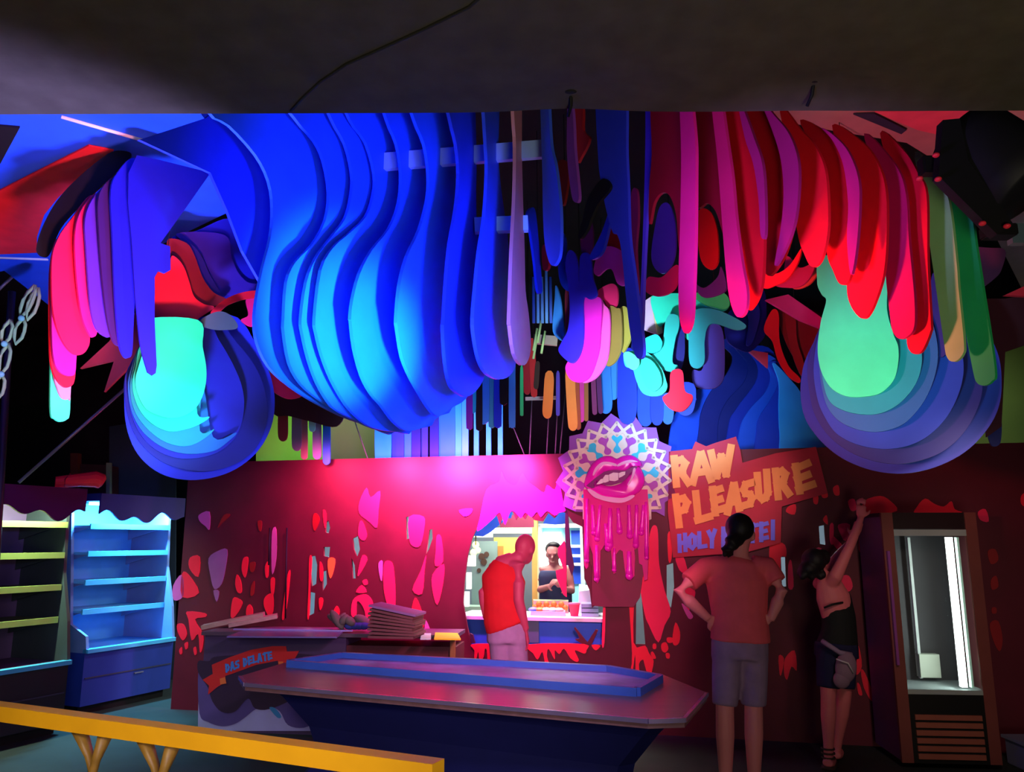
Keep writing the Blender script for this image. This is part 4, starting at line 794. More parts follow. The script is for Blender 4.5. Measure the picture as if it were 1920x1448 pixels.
def ktop(px, back): p = kpt(px, 1150, back); return Vector((p.x, p.y, TOPZ))
t = thing('food_tray', 'long steel food tray on the serving counter beside the red tub', 'tray', ktop(1040, 0.4))
prism('tray_base', [ktop(995, .25), ktop(1060, .25), ktop(1060, .5), ktop(995, .5)], Vector((0, 0, .035)), M(170, 180, 200, 0.3, metal=0.6), t)
for i, (x, mt) in enumerate(((1000, M(90, 120, 240)), (1012, ORANGE), (1024, M(240, 200, 180)), (1036, M(200, 220, 240)), (1048, M(230, 180, 160)))):
    ball('food_portion', ktop(x, .36)+Vector((0, 0, .045)), (0.045, 0.06, 0.02), mt, t)
t = thing('display_bin', 'glass fronted bin of orange snacks in front of the server', 'bin', ktop(1035, .62))
prism('bin_body', [ktop(1000, .55), ktop(1066, .55), ktop(1066, .72), ktop(1000, .72)], Vector((0, 0, .11)), M(150, 160, 120, 0.5), t)
for i in range(9):
    ball('snack', ktop(1004+7*i, .56)+Vector((0, 0, .05+.03*(i % 2))), (0.03, 0.03, 0.028), M(235, 120, 40), t)
t = thing('red_tub', 'red plastic tub at the right end of the serving counter', 'tub', ktop(1077, .3))
bm = bmesh.new(); c = ktop(1077, .3); add_tube(bm, [c, c+Vector((0, 0, .1)), c+Vector((0, 0, .105))], [.035, .05, .055], 16); finish(bm, 'body', M(240, 60, 90), t, True)
bm = bmesh.new(); add_tube(bm, [c+Vector((0, 0, .1)), c+Vector((0, 0, .115))], [.057, .052], 16); finish(bm, 'lid', M(250, 100, 120), t, True)
t = thing('steel_pan', 'stack of grey pans beside the red tub', 'pan', ktop(1105, .35))
for i in range(3):
    prism('pan', [ktop(1090, .25)+Vector((0, 0, .04*i)), ktop(1122, .25)+Vector((0, 0, .04*i)), ktop(1122, .5)+Vector((0, 0, .04*i)), ktop(1090, .5)+Vector((0, 0, .04*i))], Vector((0, 0, .03)), M(150, 170, 200, 0.3, metal=0.5), t)
t = thing('paper_bag', 'white paper bag behind the steel pans', 'bag', ktop(1100, .6))
fr = [ktop(1084, .56), ktop(1120, .56), ktop(1120, .7), ktop(1084, .7)]
bm = bmesh.new(); lo = [bm.verts.new(p) for p in fr]; cc = sum(fr, Vector())/4
hi = [bm.verts.new(cc+(p-cc)*0.85+Vector((0, 0, .2+.02*i))) for i, p in enumerate(fr)]
bm.faces.new(lo[::-1]); bm.faces.new(hi)
for i in range(4): bm.faces.new((lo[i], lo[(i+1) % 4], hi[(i+1) % 4], hi[i]))
tag(finish(bm, 'sack', M(220, 225, 240), t))
# back bar: bright glass cabinet, shelf sign, menu board, hanging strip light
t = thing('lit_cabinet', 'bright cyan lit glass cabinet behind the server', 'cabinet', kpt(1050, 1110, 1.6))
kbox('back_panel', 1012, 990, 1092, 1150, 1.55, 0.04, M(150, 235, 240, 0.5), t)
for a_ in ((1008, 984, 1014, 1150), (1090, 984, 1096, 1150), (1008, 982, 1096, 990)): kbox('frame', *a_, 1.45, 0.1, M(190, 210, 215), t)
for y in (1022, 1040, 1056): kbox('shelf', 1068, y, 1090, y+5, 1.46, 0.1, M(230, 240, 250), t)
kbox('light_panel', 1020, 998, 1052, 1130, 1.53, 0.015, M(235, 252, 255, emit=5.0), t)
kbox('blue_panel', 1072, 995, 1090, 1095, 1.53, 0.015, M(40, 80, 210), t)
t = thing('menu_board', 'grey green menu board with dark sketches at the left of the window', 'board', kpt(900, 1060, 1.5))
kbox('board', 884, 1015, 932, 1140, 1.5, 0.03, M(120, 150, 145, 0.7), t)
for x, y, r in ((903, 1044, 6), (912, 1040, 5), (907, 1054, 6), (898, 1070, 4)):
    bmq = [kpt(x+r*math.cos(2*math.pi*j/12), y+r*math.sin(2*math.pi*j/12)*1.1, 1.49) for j in range(12)]
    prism('sketch_blot', bmq, -WN*0.005, M(80, 60, 50), t)
kbox('shelf', 868, 1138, 900, 1152, 1.2, 0.25, M(160, 190, 170), t)
t = thing('yellow_poster', 'yellow poster above the red shirted man', 'poster', kpt(945, 1025, 1.6))
kbox('sheet', 926, 1008, 972, 1042, 1.6, 0.01, M(235, 225, 90), t); kbox('corner_patch', 930, 1024, 944, 1044, 1.58, 0.01, M(170, 120, 60), t)
t = thing('wall_shelf', 'white lit shelf under the maroon valance inside the kitchen', 'shelf', kpt(960, 985, 1.2))
kbox('light_tube', 915, 990, 996, 1000, 1.15, 0.03, M(255, 250, 215, emit=7.0), t); kbox('valance', 938, 966, 1000, 989, 1.1, 0.03, M(120, 40, 70), t); kbox('bracket', 885, 998, 920, 1008, 1.15, 0.1, M(200, 220, 210), t)
t = thing('wooden_post', 'ochre wooden post between the poster and the lit cabinet', 'post', kpt(1003, 1060, 1.35))
kbox('upright', 998, 968, 1007, 1160, 1.35, 0.06, M(200, 150, 80), t); kbox('cap', 996, 962, 1010, 970, 1.33, 0.08, M(180, 130, 70), t)
t = thing('blue_awning', 'blue zigzag awning just inside the opening', 'awning', kpt(1000, 975, 0.6))
for P in ([(880, 1004), (900, 990), (934, 966), (944, 978), (920, 998), (905, 1006)], [(945, 955), (962, 955), (958, 972), (948, 972)], [(1018, 982), (1030, 960), (1044, 955), (1066, 955), (1066, 982), (1040, 984)]):
    prism('pennant', [kpt(x, y, .6) for x, y in P], -WN*0.01, M(40, 100, 230), t)
t = thing('lamp_string', 'small warm lamps and bottles hanging at the left edge of the window', 'lamp', kpt(890, 1030, 1.0))
for x, y, r in ((892, 1022, .035), (896, 1032, .03), (888, 1036, .035)): ball('bulb', kpt(x, y, 1.0), (r,)*3, M(255, 235, 120, emit=4.0), t)
for x0, y0, x1, y1 in ((875, 1042, 890, 1062), (874, 1074, 882, 1105), (870, 1110, 878, 1138)): kbox('shade', x0, y0, x1, y1, 1.0, 0.05, M(240, 245, 235, emit=1.5), t)
tube('cord', [kpt(892, 1024, 1.0), kpt(892, 990, .6), kpt(894, 900, .03)], .006, BLK, t, 6)
kl = bpy.data.lights.new('kitchen_light', 'AREA'); kl.energy = 90; kl.color = (1.0, 0.97, 0.85); kl.size = 0.9
ko = bpy.data.objects.new('kitchen_light', kl); COL.objects.link(ko); ko.location = kpt(1000, 1000, 0.8) + Vector((0, 0, 0.7))
for x_, e_ in ((640, 40), (1480, 30)):  # two more lights, added so the wall slits show bright
    kl2 = bpy.data.lights.new('kitchen_light', 'AREA'); kl2.energy = e_; kl2.color = (0.7, 0.9, 1.0); kl2.size = 0.5
    ko2 = bpy.data.objects.new('kitchen_light', kl2); COL.objects.link(ko2); ko2.location = kpt(x_, 950, 1.2) + Vector((0, 0, 0.3))

# ================================================================== display fridges on the left
def multideck(origin, dirv, W, Hh, lab, cols, extra):
    """open display fridge: origin = front left bottom corner, dirv along the front"""
    d = Vector(dirv).normalized(); back = Vector((-d.y, d.x, 0))
    if back.x > 0: back = -back
    o = Vector(origin); t = thing('display_fridge', lab, 'fridge', o)
    def P(u, v, z): return o + d*u + back*v + Vector((0, 0, z))
    def slab(name, u0, u1, v0, v1, z0, z1, mat): return prism(name, [P(u0, v0, z0), P(u1, v0, z0), P(u1, v1, z0), P(u0, v1, z0)], Vector((0, 0, z1-z0)), mat, t)
    D = 0.75
    base = slab('base', 0, W, 0.02, D, 0.08, 0.55, cols['base']); slab('kick', 0.03, W-0.03, 0.08, D, 0, 0.08, BLK)
    slab('front_rail', 0, W, -0.02, 0.05, 0.55, 0.585, cols['rail']); slab('seam_strip', 0.02, W-0.02, 0.01, 0.02, 0.32, 0.33, M(60, 60, 80))
    slab('handle', W*.55, W*.65, 0.005, 0.02, 0.29, 0.30, M(120, 120, 140))
    slab('back_panel', 0.02, W-0.02, D-0.04, D, 0.55, 1.95, cols['back'])
    for u0, nm in ((0.0, 'side_panel'), (W-0.03, 'side_panel')):
        prof = [(0.0, 0.55), (0.05, 0.9), (0.16, 1.3), (0.2, 1.95), (D, 1.95), (D, 0.55)]
        if u0 == 0.0: prof = [(0.0, 0.55), (0.03, 0.7), (0.25, 0.8), (0.4, 1.95), (D, 1.95), (D, 0.55)]
        prism(nm, [P(u0, v, z) for v, z in prof], d*0.03, cols['side'], t)
    for i, z in enumerate((0.90, 1.17, 1.44, 1.70)):
        sh = slab('shelf', 0.04, W-0.04, 0.16, D-0.04, z, z+0.02, cols['shelf'])
        slab('shelf_lip', 0.04, W-0.04, 0.15, 0.17, z-0.015, z+0.035, cols['lip'])
        for u in (0.07, W-0.09): prism('shelf_bracket', [P(u, 0.2, z), P(u, D-.05, z), P(u, D-.05, z-.12)], d*0.012, cols['side'], t)
    slab('deck', 0.03, W-0.03, 0.05, D-0.05, 0.55, 0.57, cols['back'])
    slab('roof', 0, W, 0.02, D, 1.95, 2.02, cols['roof'])
    # scalloped valance
    pts = [P(0, 0.0, 2.02), P(W, 0.0, 2.02)]
    n = 48
    for k in range(n+1):
        s = 1-k/n
        z = 1.80 + 0.035*math.sin(s*W*19) + 0.03*math.sin(s*W*8.3+1.0)
        pts.append(P(W*s, 0.0, z))
    prism('valance', pts, back*0.02, cols['valance'], t)
    lt = slab('light_tube', 0.06, W-0.06, 0.20, 0.235, 1.915, 1.945, cols['tube'])
    l = bpy.data.lights.new('fridge_tube_lamp', 'AREA'); l.shape = 'RECTANGLE'; l.size = W*.85; l.size_y = 0.06; l.energy = cols['e']; l.color = cols['lc']
    lo = bpy.data.objects.new('fridge_tube_lamp', l); COL.objects.link(lo); lo.parent = t
    lo.location = P(W/2, 0.12, 1.90)-o
    aim = (P(W/2, D*.75, 0.9)-P(W/2, .12, 1.9)); lo.rotation_euler = aim.to_track_quat('-Z', 'Y').to_euler()
    if abs(d.y) > .5:
        z = -aim.normalized(); x = d; y = z.cross(x).normalized(); x = y.cross(z)
        lo.rotation_euler = Matrix((x, y, z)).transposed().to_euler()
    return t, P
DV = (0.40, 0.92, 0)
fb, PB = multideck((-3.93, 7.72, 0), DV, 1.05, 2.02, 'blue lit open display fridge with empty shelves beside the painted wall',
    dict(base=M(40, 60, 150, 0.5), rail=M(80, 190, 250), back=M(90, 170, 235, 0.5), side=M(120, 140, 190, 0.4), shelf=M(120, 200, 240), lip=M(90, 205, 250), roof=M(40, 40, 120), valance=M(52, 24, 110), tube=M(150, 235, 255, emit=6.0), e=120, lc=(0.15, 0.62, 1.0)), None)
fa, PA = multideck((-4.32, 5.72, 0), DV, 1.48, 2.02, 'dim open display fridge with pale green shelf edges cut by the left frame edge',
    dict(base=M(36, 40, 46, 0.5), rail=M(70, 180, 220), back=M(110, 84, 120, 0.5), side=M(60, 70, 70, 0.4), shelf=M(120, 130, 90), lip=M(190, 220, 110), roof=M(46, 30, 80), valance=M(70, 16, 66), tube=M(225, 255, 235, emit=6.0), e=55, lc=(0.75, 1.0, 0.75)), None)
t = thing('red_bundle', 'bright red folded tarp lying on top of the display fridges', 'tarp', at(145, 935, 7.4))
bm = bmesh.new(); c0 = at(100, 936, 7.2); c1 = at(188, 932, 7.4); c0.z = 2.09; c1.z = 2.10
v = c1-c0
add_tube(bm, [c0, c0+v*.1, c0+v*.5+Vector((0, 0, .02)), c0+v*.85+Vector((0, 0, .03)), c1+Vector((0, 0, .01)), c1+v*.05], [.05, .055, .06, .075, .07, .04], 12, 1.0)
finish(bm, 'folded_cloth', M(250, 30, 60, 0.6), t)
tube('strap', [c0+v*.3+Vector((0, -.07, -.05)), c0+v*.3+Vector((0, -.075, .02)), c0+v*.3+Vector((0, 0, .075))], .006, M(200, 20, 60), t, 6)

# ================================================================== glass door fridge on the right
t = thing('glass_door_fridge', 'tall glass door fridge with a white light tube at right', 'fridge', (3.1, 6.3, 0))
fx0 = atz(1690, 1440, 0.0); fx1 = Vector((3.42, fx0.y-0.06, 0)); fd = (fx1-fx0).normalized(); fb_ = Vector((-fd.y, fd.x, 0))
FW = (fx1-fx0).length; FHH = 1.78
def Q(u, v, z): return fx0 + fd*u + fb_*v + Vector((0, 0, z))
def fslab(name, u0, u1, v0, v1, z0, z1, mat): return prism(name, [Q(u0, v0, z0), Q(u1, v0, z0), Q(u1, v1, z0), Q(u0, v1, z0)], Vector((0, 0, z1-z0)), mat, t)
FRM = M(120, 62, 58, 0.4); FIN = M(150, 160, 160, 0.5)
fslab('side_wall', 0, .03, .0, .5, .05, FHH, M(95, 60, 100, 0.4)); fslab('side_wall', FW-.03, FW, .0, .5, .05, FHH, M(80, 36, 40, 0.4))
fslab('roof', 0, FW, 0, .5, FHH-.03, FHH, M(40, 20, 24)); fslab('rear_wall', .03, FW-.03, .47, .5, .05, FHH, M(70, 66, 70, 0.6))
fslab('header', .07, FW-.07, -.02, .02, FHH-.12, FHH, M(36, 18, 24, 0.4))
dr = fslab('door_stile', 0, .08, -.03, .0, .04, FHH, FRM); fslab('door_stile', FW-.08, FW, -.03, .0, .04, FHH, FRM)
fslab('door_rail', .08, FW-.08, -.03, .0, FHH-.17, FHH-.125, FIN); fslab('door_rail', .08, FW-.08, -.03, .0, .50, .53, FIN)
fslab('lower_panel', .08, FW-.08, -.03, .02, .04, .50, M(16, 13, 15, 0.5))
fslab('handle', .012, .03, -.06, -.03, .7, 1.5, M(140, 70, 150, 0.3))
for i in range(6): fslab('grille_slat', .11, FW-.11, -.045, -.03, .07+.052*i, .105+.052*i, M(150, 84, 70, 0.4))
fslab('glass_pane', .08, FW-.08, -.02, -.012, .53, FHH-.17, glass_mat())
fslab('floor_pan', .03, FW-.03, .02, .47, .48, .52, FIN)
fslab('corner_rail', FW*.50, FW*.53, .40, .43, .54, FHH-.18, M(200, 205, 205, 0.4)); 
fslab('light_tube', FW-.19, FW-.15, .04, .08, .54, FHH-.18, M(245, 255, 252, emit=7.0)); fslab('light_strip', FW-.13, FW-.115, .02, .06, .54, FHH-.18, M(205, 235, 225, 0.4))
fslab('ballast', FW*.5, FW*.72, .38, .46, .55, .72, M(200, 205, 190, 0.6))
l = bpy.data.lights.new('fridge_lamp', 'AREA'); l.shape = 'RECTANGLE'; l.size = 0.05; l.size_y = 1.0; l.energy = 3.0; l.color = (0.9, 1.0, 0.96)
lo = bpy.data.objects.new('fridge_lamp', l); COL.objects.link(lo); lo.parent = t; lo.location = Q(FW-.2, .12, 1.05)-Vector(t.location); lo.rotation_euler = (math.pi/2, 0, math.radians(75))
t = thing('grey_crate', 'small grey crate on the floor at the bottom right corner', 'crate', (atz(1915, 1446, 0).x, 5.95, 0))
cgx = atz(1915, 1440, 0).x
box('body', (cgx+.12, 6.05, .09), (.3, .25, .18), M(110, 110, 150, 0.6), t, 0, .008); box('rim', (cgx+.12, 6.05, .185), (.33, .28, .02), M(130, 130, 165, 0.6), t)

# ================================================================== counter with junk
CW0 = atz(372, 1372, 0); CW1 = atz(600, 1372, 0)
cd = Vector((1, -0.12, 0)).normalized(); cn = Vector((-cd.y, cd.x, 0))
t = CT = thing('market_counter', 'long painted market counter with a red ribbon banner under the jungle wall', 'counter', CW0)
CH = 0.81
def CQ(u, v, z): return CW0 + cd*u + cn*v + Vector((0, 0, z))
def cslab(name, u0, u1, v0, v1, z0, z1, mat, par=None): return prism(name, [CQ(u0, v0, z0), CQ(u1, v0, z0), CQ(u1, v1, z0), CQ(u0, v1, z0)], Vector((0, 0, z1-z0)), mat, par or t)
CL = (at(862, 1250, 7.2).x - CW0.x)
cslab('body', 0, 1.25, 0, .42, 0.0, CH-.03, M(75, 55, 92, 0.6)); cslab('low_shelf', 1.25, CL, .02, .40, .0, CH-.1, M(90, 30, 44, 0.6))
cslab('worktop', -.02, CL, -.03, .44, CH-.03, CH, wood(96, 70, 90))
cslab('end_post', CL-.04, CL, -.035, .0, 0, CH-.03, wood(150, 90, 50))
cpl = lambda x, y, k=0.0: onplane(x, y, CQ(0, -.004-k, 0), -cn)
def cpatch(pxs, mat, name, k=0.0, smooth=True): 
    return prism(name, [cpl(x, y, k) for x, y in (smoothpts(pxs, 4) if smooth else pxs)], cn*0.004, mat, t)
cpatch([(373, 1255), (400, 1250), (600, 1250), (640, 1280), (640, 1371), (371, 1371)], M(165, 160, 215, 0.6), 'painted_ground', 0.0, False)
cpatch([(372, 1258), (385, 1260), (400, 1255), (600, 1240), (640, 1330), (600, 1350), (570, 1365), (540, 1360), (525, 1335), (505, 1325), (480, 1330), (460, 1345), (440, 1358), (415, 1362), (390, 1354), (374, 1338)], M(88, 70, 135, 0.6), 'painted_wave', 0.004)
cpatch([(372, 1240), (392, 1240), (420, 1230), (600, 1230), (600, 1280), (520, 1325), (480, 1330), (465, 1310), (440, 1335), (415, 1335), (398, 1315), (390, 1290), (372, 1262)], M(54, 34, 62, 0.6), 'painted_wave', 0.008)
cpatch([(505, 1328), (515, 1328), (527, 1344), (520, 1346)], M(60, 130, 190, 0.6), 'painted_wave', 0.009)
rb = [(397, 1247), (430, 1233), (470, 1219), (510, 1212), (520, 1212), (536, 1212), (538, 1222), (561, 1221), (550, 1240), (536, 1245), (522, 1247), (521, 1239), (480, 1247), (440, 1262), (422, 1268), (422, 1280), (408, 1288), (390, 1303), (392, 1286), (380, 1275), (399, 1264)]
cpatch(rb, M(205, 40, 44, 0.6), 'ribbon', 0.012, False)
for P in ([(412, 1273), (422, 1270), (424, 1282), (413, 1284)], [(522, 1241), (531, 1241), (529, 1248), (522, 1249)]): cpatch(P, M(225, 110, 60), 'ribbon_fold', 0.016, False)
ltp = lambda x, y, k: cpl(x, y, 0.017+k)
# weathered blue marks on the ribbon, as blurred as the photograph shows them
for ch, x in (('D', 424), ('A', 433), ('S', 442), ('D', 457), ('E', 466), ('L', 475), ('A', 484), ('T', 494), ('E', 503)):
    y = 1262 - (x-420)*0.33 + max(0, x-470)*0.10
    glyph(ch, ((x, y), (x+7, y-2.5), (x-1, y-14), (x+6, y-17)), 3.4, ltp, -cn, 0.003, M(70, 130, 215), CT)
# things lying on the counter
def ctop(px, py): return atz(px, py, CH)
def lying(name, pxs, z, th, mat, label, cat, parts=None):
    t = thing(name, label, cat, ctop(*pxs[0]))
    prism('board', [atz(x, y, z) for x, y in pxs], Vector((0, 0, th)), mat, t); return t
t = thing('wooden_plank', 'pale wooden planks leaning over the left end of the counter', 'plank', ctop(440, 1185))
for a, b, w_ in (((380, 1176), (495, 1152), .05), ((430, 1172), (520, 1155), .04)):
    pa, pb = at(*a, 7.45), at(*b, 7.55); bar('plank', pa, pb, 0.035, 0.16, wood(165, 140, 125), t)
t = lying('glass_sheet', [(425, 1196), (632, 1197), (648, 1182), (470, 1180)], CH+.001, .012, M(120, 100, 165, 0.3), 'flat violet sheet lying on the counter between planks and cloth', 'sheet')
prism('front_edge', [CQ(.25, .0, CH+.013), CQ(1.3, .0, CH+.013), CQ(1.3, .02, CH+.013), CQ(.25, .02, CH+.013)], Vector((0, 0, .012)), M(170, 150, 220, 0.4), t)
t = thing('crumpled_cloth', 'crumpled grey green cloth heap on the counter beside the cardboard stack', 'cloth', ctop(655, 1190))
bm = bmesh.new(); cc = ctop(655, 1188)
for i in range(9):
    add_ball(bm, cc+Vector((random.uniform(-.16, .14), random.uniform(.04, .18), .078+.04*random.random())), (random.uniform(.05, .1), random.uniform(.04, .07), random.uniform(.025, .05)), Matrix.Rotation(random.uniform(-1, 1), 3, 'Y'))
finish(bm, 'heap', M(105, 95, 90, 0.8, 0.3), t, True)
bm = bmesh.new()
for i in range(4): add_ball(bm, cc+Vector((-.01+.04*i, .07, .052)), (.05, .04, .03))
finish(bm, 'blue_rag', M(50, 60, 140, 0.8), t, True)
t = thing('cardboard_stack', 'tilted stack of flattened brown cardboard on the counter', 'cardboard', ctop(735, 1195))
ca_, cb_ = ctop(690, 1199) + cn*.17, ctop(776, 1201) + cn*.17
for i in range(9):
    a = ca_ + Vector((.008*math.sin(i*2), 0, .014+.030*i)); b = cb_ + Vector((.014*math.sin(i*1.7), 0, .014+.021*i))
    bar('cardboard_sheet', a, b, 0.018, 0.30, M(112, 66, 72, 0.85, 0.2) if i < 8 else M(135, 95, 150, 0.8), t)
t = lying('paper_sheet', [(788, 1200), (808, 1200), (808, 1190), (790, 1190)], CH+.001, .01, M(200, 200, 215), 'pale papers on the counter beside the cardboard stack', 'paper')
t = lying('yellow_mat', [(814, 1200), (864, 1201), (858, 1190), (816, 1189)], CH+.001, .012, M(250, 205, 50), 'bright yellow mat at the right end of the counter', 'mat')

# ================================================================== long tapered table in front
t = thing('long_table', 'long dark wooden table with a sunken tray and navy tapered base', 'table', (-0.4, 4.8, 0))
TZ = 0.70
def tz(px, py, z=TZ): return atz(px, py, z)
A0, A1 = tz(455, 1272), tz(1215, 1349)
td = (A1-A0).normalized(); tn = Vector((-td.y, td.x, 0)); TL = (A1-A0).length; TWD = 1.02
def TQ(u, v, z): p = A0 + td*u + tn*v; return Vector((p.x, p.y, z))
topo = [tz(x, y, TZ) for x, y in ((460, 1281), (1215, 1349), (1283, 1347), (1325, 1299), (1240, 1264), (1150, 1250), (640, 1224), (570, 1232), (450, 1268))]
prism('table_top', [p - Vector((0, 0, .045)) for p in topo], Vector((0, 0, .045)), wood(120, 84, 88, 2.0, 0.3), t)
for i in (8, 0, 1, 2): bar('edge_trim', topo[i] - Vector((0, .004, .008)), topo[(i+1) % 9] - Vector((0, .004, .008)), 0.022, 0.02, M(170, 150, 190, 0.25, metal=0.7), t)
ri = [tz(x, y, TZ) for x, y in ((540, 1251), (1195, 1306), (1238, 1280), (1140, 1262), (640, 1236))]
for p, q in zip(ri, ri[1:] + ri[:1]):
    bar('tray_rim', p + Vector((0, 0, .024)), q + Vector((0, 0, .024)), 0.048, 0.04, M(62, 96, 190, 0.35), t)
prism('tray_bed', [p + Vector((0, 0, .002)) for p in ri], Vector((0, 0, .008)), M(130, 115, 215, 0.5, 0.6, 4), t)
# tapered base with flared foot
bm = bmesh.new()
prof = [(TZ-.045, .02, .08), (TZ-.12, .10, .14), (TZ-.3, .26, .22), (.2, .32, .26), (.06, .22, .16), (0.0, .20, .14)]
rings = []
for z, iu, iv in prof:
    c = [(iu+.12, iv), (TL+.02-iu, iv), (TL+.08-iu, iv+.1), (TL+.0-iu, TWD-iv-.3), (TL-.15-iu, TWD-iv-.2), (iu+.12, TWD-iv), (iu+.05, TWD-iv-.1), (iu+.05, iv+.1)]
    rings.append([bm.verts.new(TQ(u, v, z)) for u, v in c])
for a, b in zip(rings, rings[1:]):
    for i in range(8): bm.faces.new((a[i], a[(i+1) % 8], b[(i+1) % 8], b[i]))
bm.faces.new(rings[0]); bm.faces.new(rings[-1][::-1])
finish(bm, 'base', M(22, 24, 84, 0.6), t)

# ================================================================== yellow rail
t = thing('yellow_rail', 'yellow wooden hand rail on splayed brackets in the foreground', 'railing', (-1.2, 3.0, 0))
YZ = 0.9
ra, rb2 = atz(-120, 1304, YZ), atz(822, 1428, YZ)
rdv = (rb2-ra).normalized()
bar('rail_board', ra + Vector((0, 0, -.03)), rb2 + Vector((0, 0, -.03)), 0.06, 0.075, M(250, 176, 20, 0.55, 0.12), t)
for s in (0.36, 0.42, 0.50, 0.56):
    c = ra.lerp(rb2, s); lean = 0.10 if s in (0.36, 0.50) else -0.06
    tube('bracket_leg', [c + Vector((0, .02, -.06)), c + Vector((lean*.5, .02, -.16)), c + Vector((lean, .02, -.32)), c + Vector((lean*1.1, .02, -.9))], [.03, .018, .015, .015], wood(150, 110, 40), t, 8)
tube('lower_rail', [ra + Vector((0, .02, -.45)), rb2 + Vector((0, .02, -.45))], .02, wood(70, 56, 30), t, 8)
for s in (0.1, 0.97):
    c = ra.lerp(rb2, s); tube('post', [c + Vector((0, .02, -.06)), Vector((c.x, c.y+.02, 0))], .03, wood(80, 62, 26), t, 8)

# ================================================================== people
def remesh(name, build, mat, parent, vox=0.012, sm=6):
    bm = bmesh.new(); build(bm)
    bmesh.ops.recalc_face_normals(bm, faces=bm.faces)
    me = bpy.data.meshes.new('tmp'); bm.to_mesh(me); bm.free()
    o = bpy.data.objects.new('tmp', me); COL.objects.link(o)
    m = o.modifiers.new('r', 'REMESH'); m.mode = 'VOXEL'; m.voxel_size = vox; m.use_smooth_shade = True
    s = o.modifiers.new('s', 'SMOOTH'); s.factor = 0.5; s.iterations = sm
    bpy.context.view_layer.update()
    out = bpy.data.meshes.new_from_object(o.evaluated_get(bpy.context.evaluated_depsgraph_get()))
    bpy.data.objects.remove(o); bpy.data.meshes.remove(me)
    out.name = name
    for p in out.polygons: p.use_smooth = True
    out.materials.clear()
    return link(name, out, mat, parent)
def add_hand(bm, wrist, aim, palm_n, size=1.0, curl=0.5, thumb=1):
    """palm and five fingers; aim = pointing direction, palm_n = palm normal"""
    a = aim.normalized(); n = (palm_n - a*palm_n.dot(a)).normalized(); s = a.cross(n)
    k = size
    add_tube(bm, [wrist, wrist+a*.03*k, wrist+a*.085*k, wrist+a*.10*k], [.026*k, .036*k, .042*k, .038*k], 10, 0.42, s)
    for i, (off, ln) in enumerate(((-.030, .068), (-.010, .078), (.010, .074), (.030, .058))):
        p = wrist + a*.092*k + s*off*k; c = curl*(0.8+0.1*i)
        q = p + (a*math.cos(c*.5) + n*math.sin(c*.5))*ln*.45*k
        r = q + (a*math.cos(c*1.3) + n*math.sin(c*1.3))*ln*.32*k
        e = r + (a*math.cos(c*1.9) + n*math.sin(c*1.9))*ln*.26*k
        add_tube(bm, [p - a*.02*k, p, q, r, e], [.0105*k, .010*k, .0095*k, .009*k, .007*k], 8)
    p = wrist + a*.025*k - s*.028*k*thumb
    q = p + (a*.6 - s*.8*thumb + n*.3).normalized()*.035*k; e = q + (a*.85 - s*.4*thumb + n*.35).normalized()*.035*k
    add_tube(bm, [p, q, e], [.014*k, .012*k, .009*k], 8)
def add_head(bm, c, fwd, up, r=0.105):
    fwd = fwd.normalized(); up = (up - fwd*up.dot(fwd)).normalized(); s = fwd.cross(up)
    R = Matrix((s, fwd, up)).transposed()
    add_ball(bm, c + up*.02, (r*.72, r*.92, r*.95), R)                     # skull
    add_ball(bm, c + fwd*.025 - up*.055, (r*.52, r*.58, r*.62), R)          # jaw
    add_ball(bm, c + fwd*.105 - up*.018, (.012, .020, .022), R)             # nose
    add_ball(bm, c + fwd*.088 - up*.062, (.024, .014, .009), R)             # lips
    add_ball(bm, c + fwd*.085 + up*.022, (.05, .012, .010), R)              # brow
    for e in (-1, 1): add_ball(bm, c + s*e*r*.72 - up*.005 - fwd*.005, (.010, .022, .03), R)
    return R
def eyes(c, fwd, up, parent, r=0.105):
    fwd = fwd.normalized(); up = (up - fwd*up.dot(fwd)).normalized(); s = fwd.cross(up)
    for e in (-1, 1): ball('eye', c + fwd*.086 + s*e*.032 + up*.004, (.008, .007, .006), M(40, 30, 30, 0.3), parent)

# ---- person with ponytail, hands on hips, seen from behind
Y1 = 5.1
def a1(px, py, dy=0.0): return at(px, py, Y1+dy)
p1 = thing('person', 'person with dark ponytail in salmon T-shirt and grey shorts, hands on hips', 'person', (a1(1386, 1200).x, Y1, 0))
SK1 = M(225, 130, 140, 0.55, 0.08)
hd = a1(1390, 1002); up1 = Vector((.12, 0, 1)); fw1 = Vector((.35, .95, -.05))
sL, sR = a1(1322, 1066), a1(1440, 1064); eL, eR = a1(1272, 1108, -.06), a1(1466, 1108, -.06); wL, wR = a1(1328, 1160, -.03), a1(1444, 1163, -.05)
kL, kR = a1(1359, 1326, -.02), a1(1413, 1326, 0); hpL, hpR = a1(1364, 1215), a1(1412, 1215)
def foot(bm, ank, fwd):
    f = fwd.normalized(); a = Vector((ank.x, ank.y, 0.035))
    add_tube(bm, [a - f*.06 + Vector((0, 0, .01)), a, a+f*.08, a+f*.15], [.035, .045, .045, .03], 10, 0.75, f.cross(Vector((0, 0, 1))))
def leg(bm, hip, knee, ank, fwd, r=1.0):
    add_tube(bm, [hip, hip.lerp(knee, .4), knee, knee.lerp(ank, .3), knee.lerp(ank, .75), ank], [.085*r, .078*r, .055*r, .056*r, .038*r, .035*r], 12); foot(bm, ank, fwd)
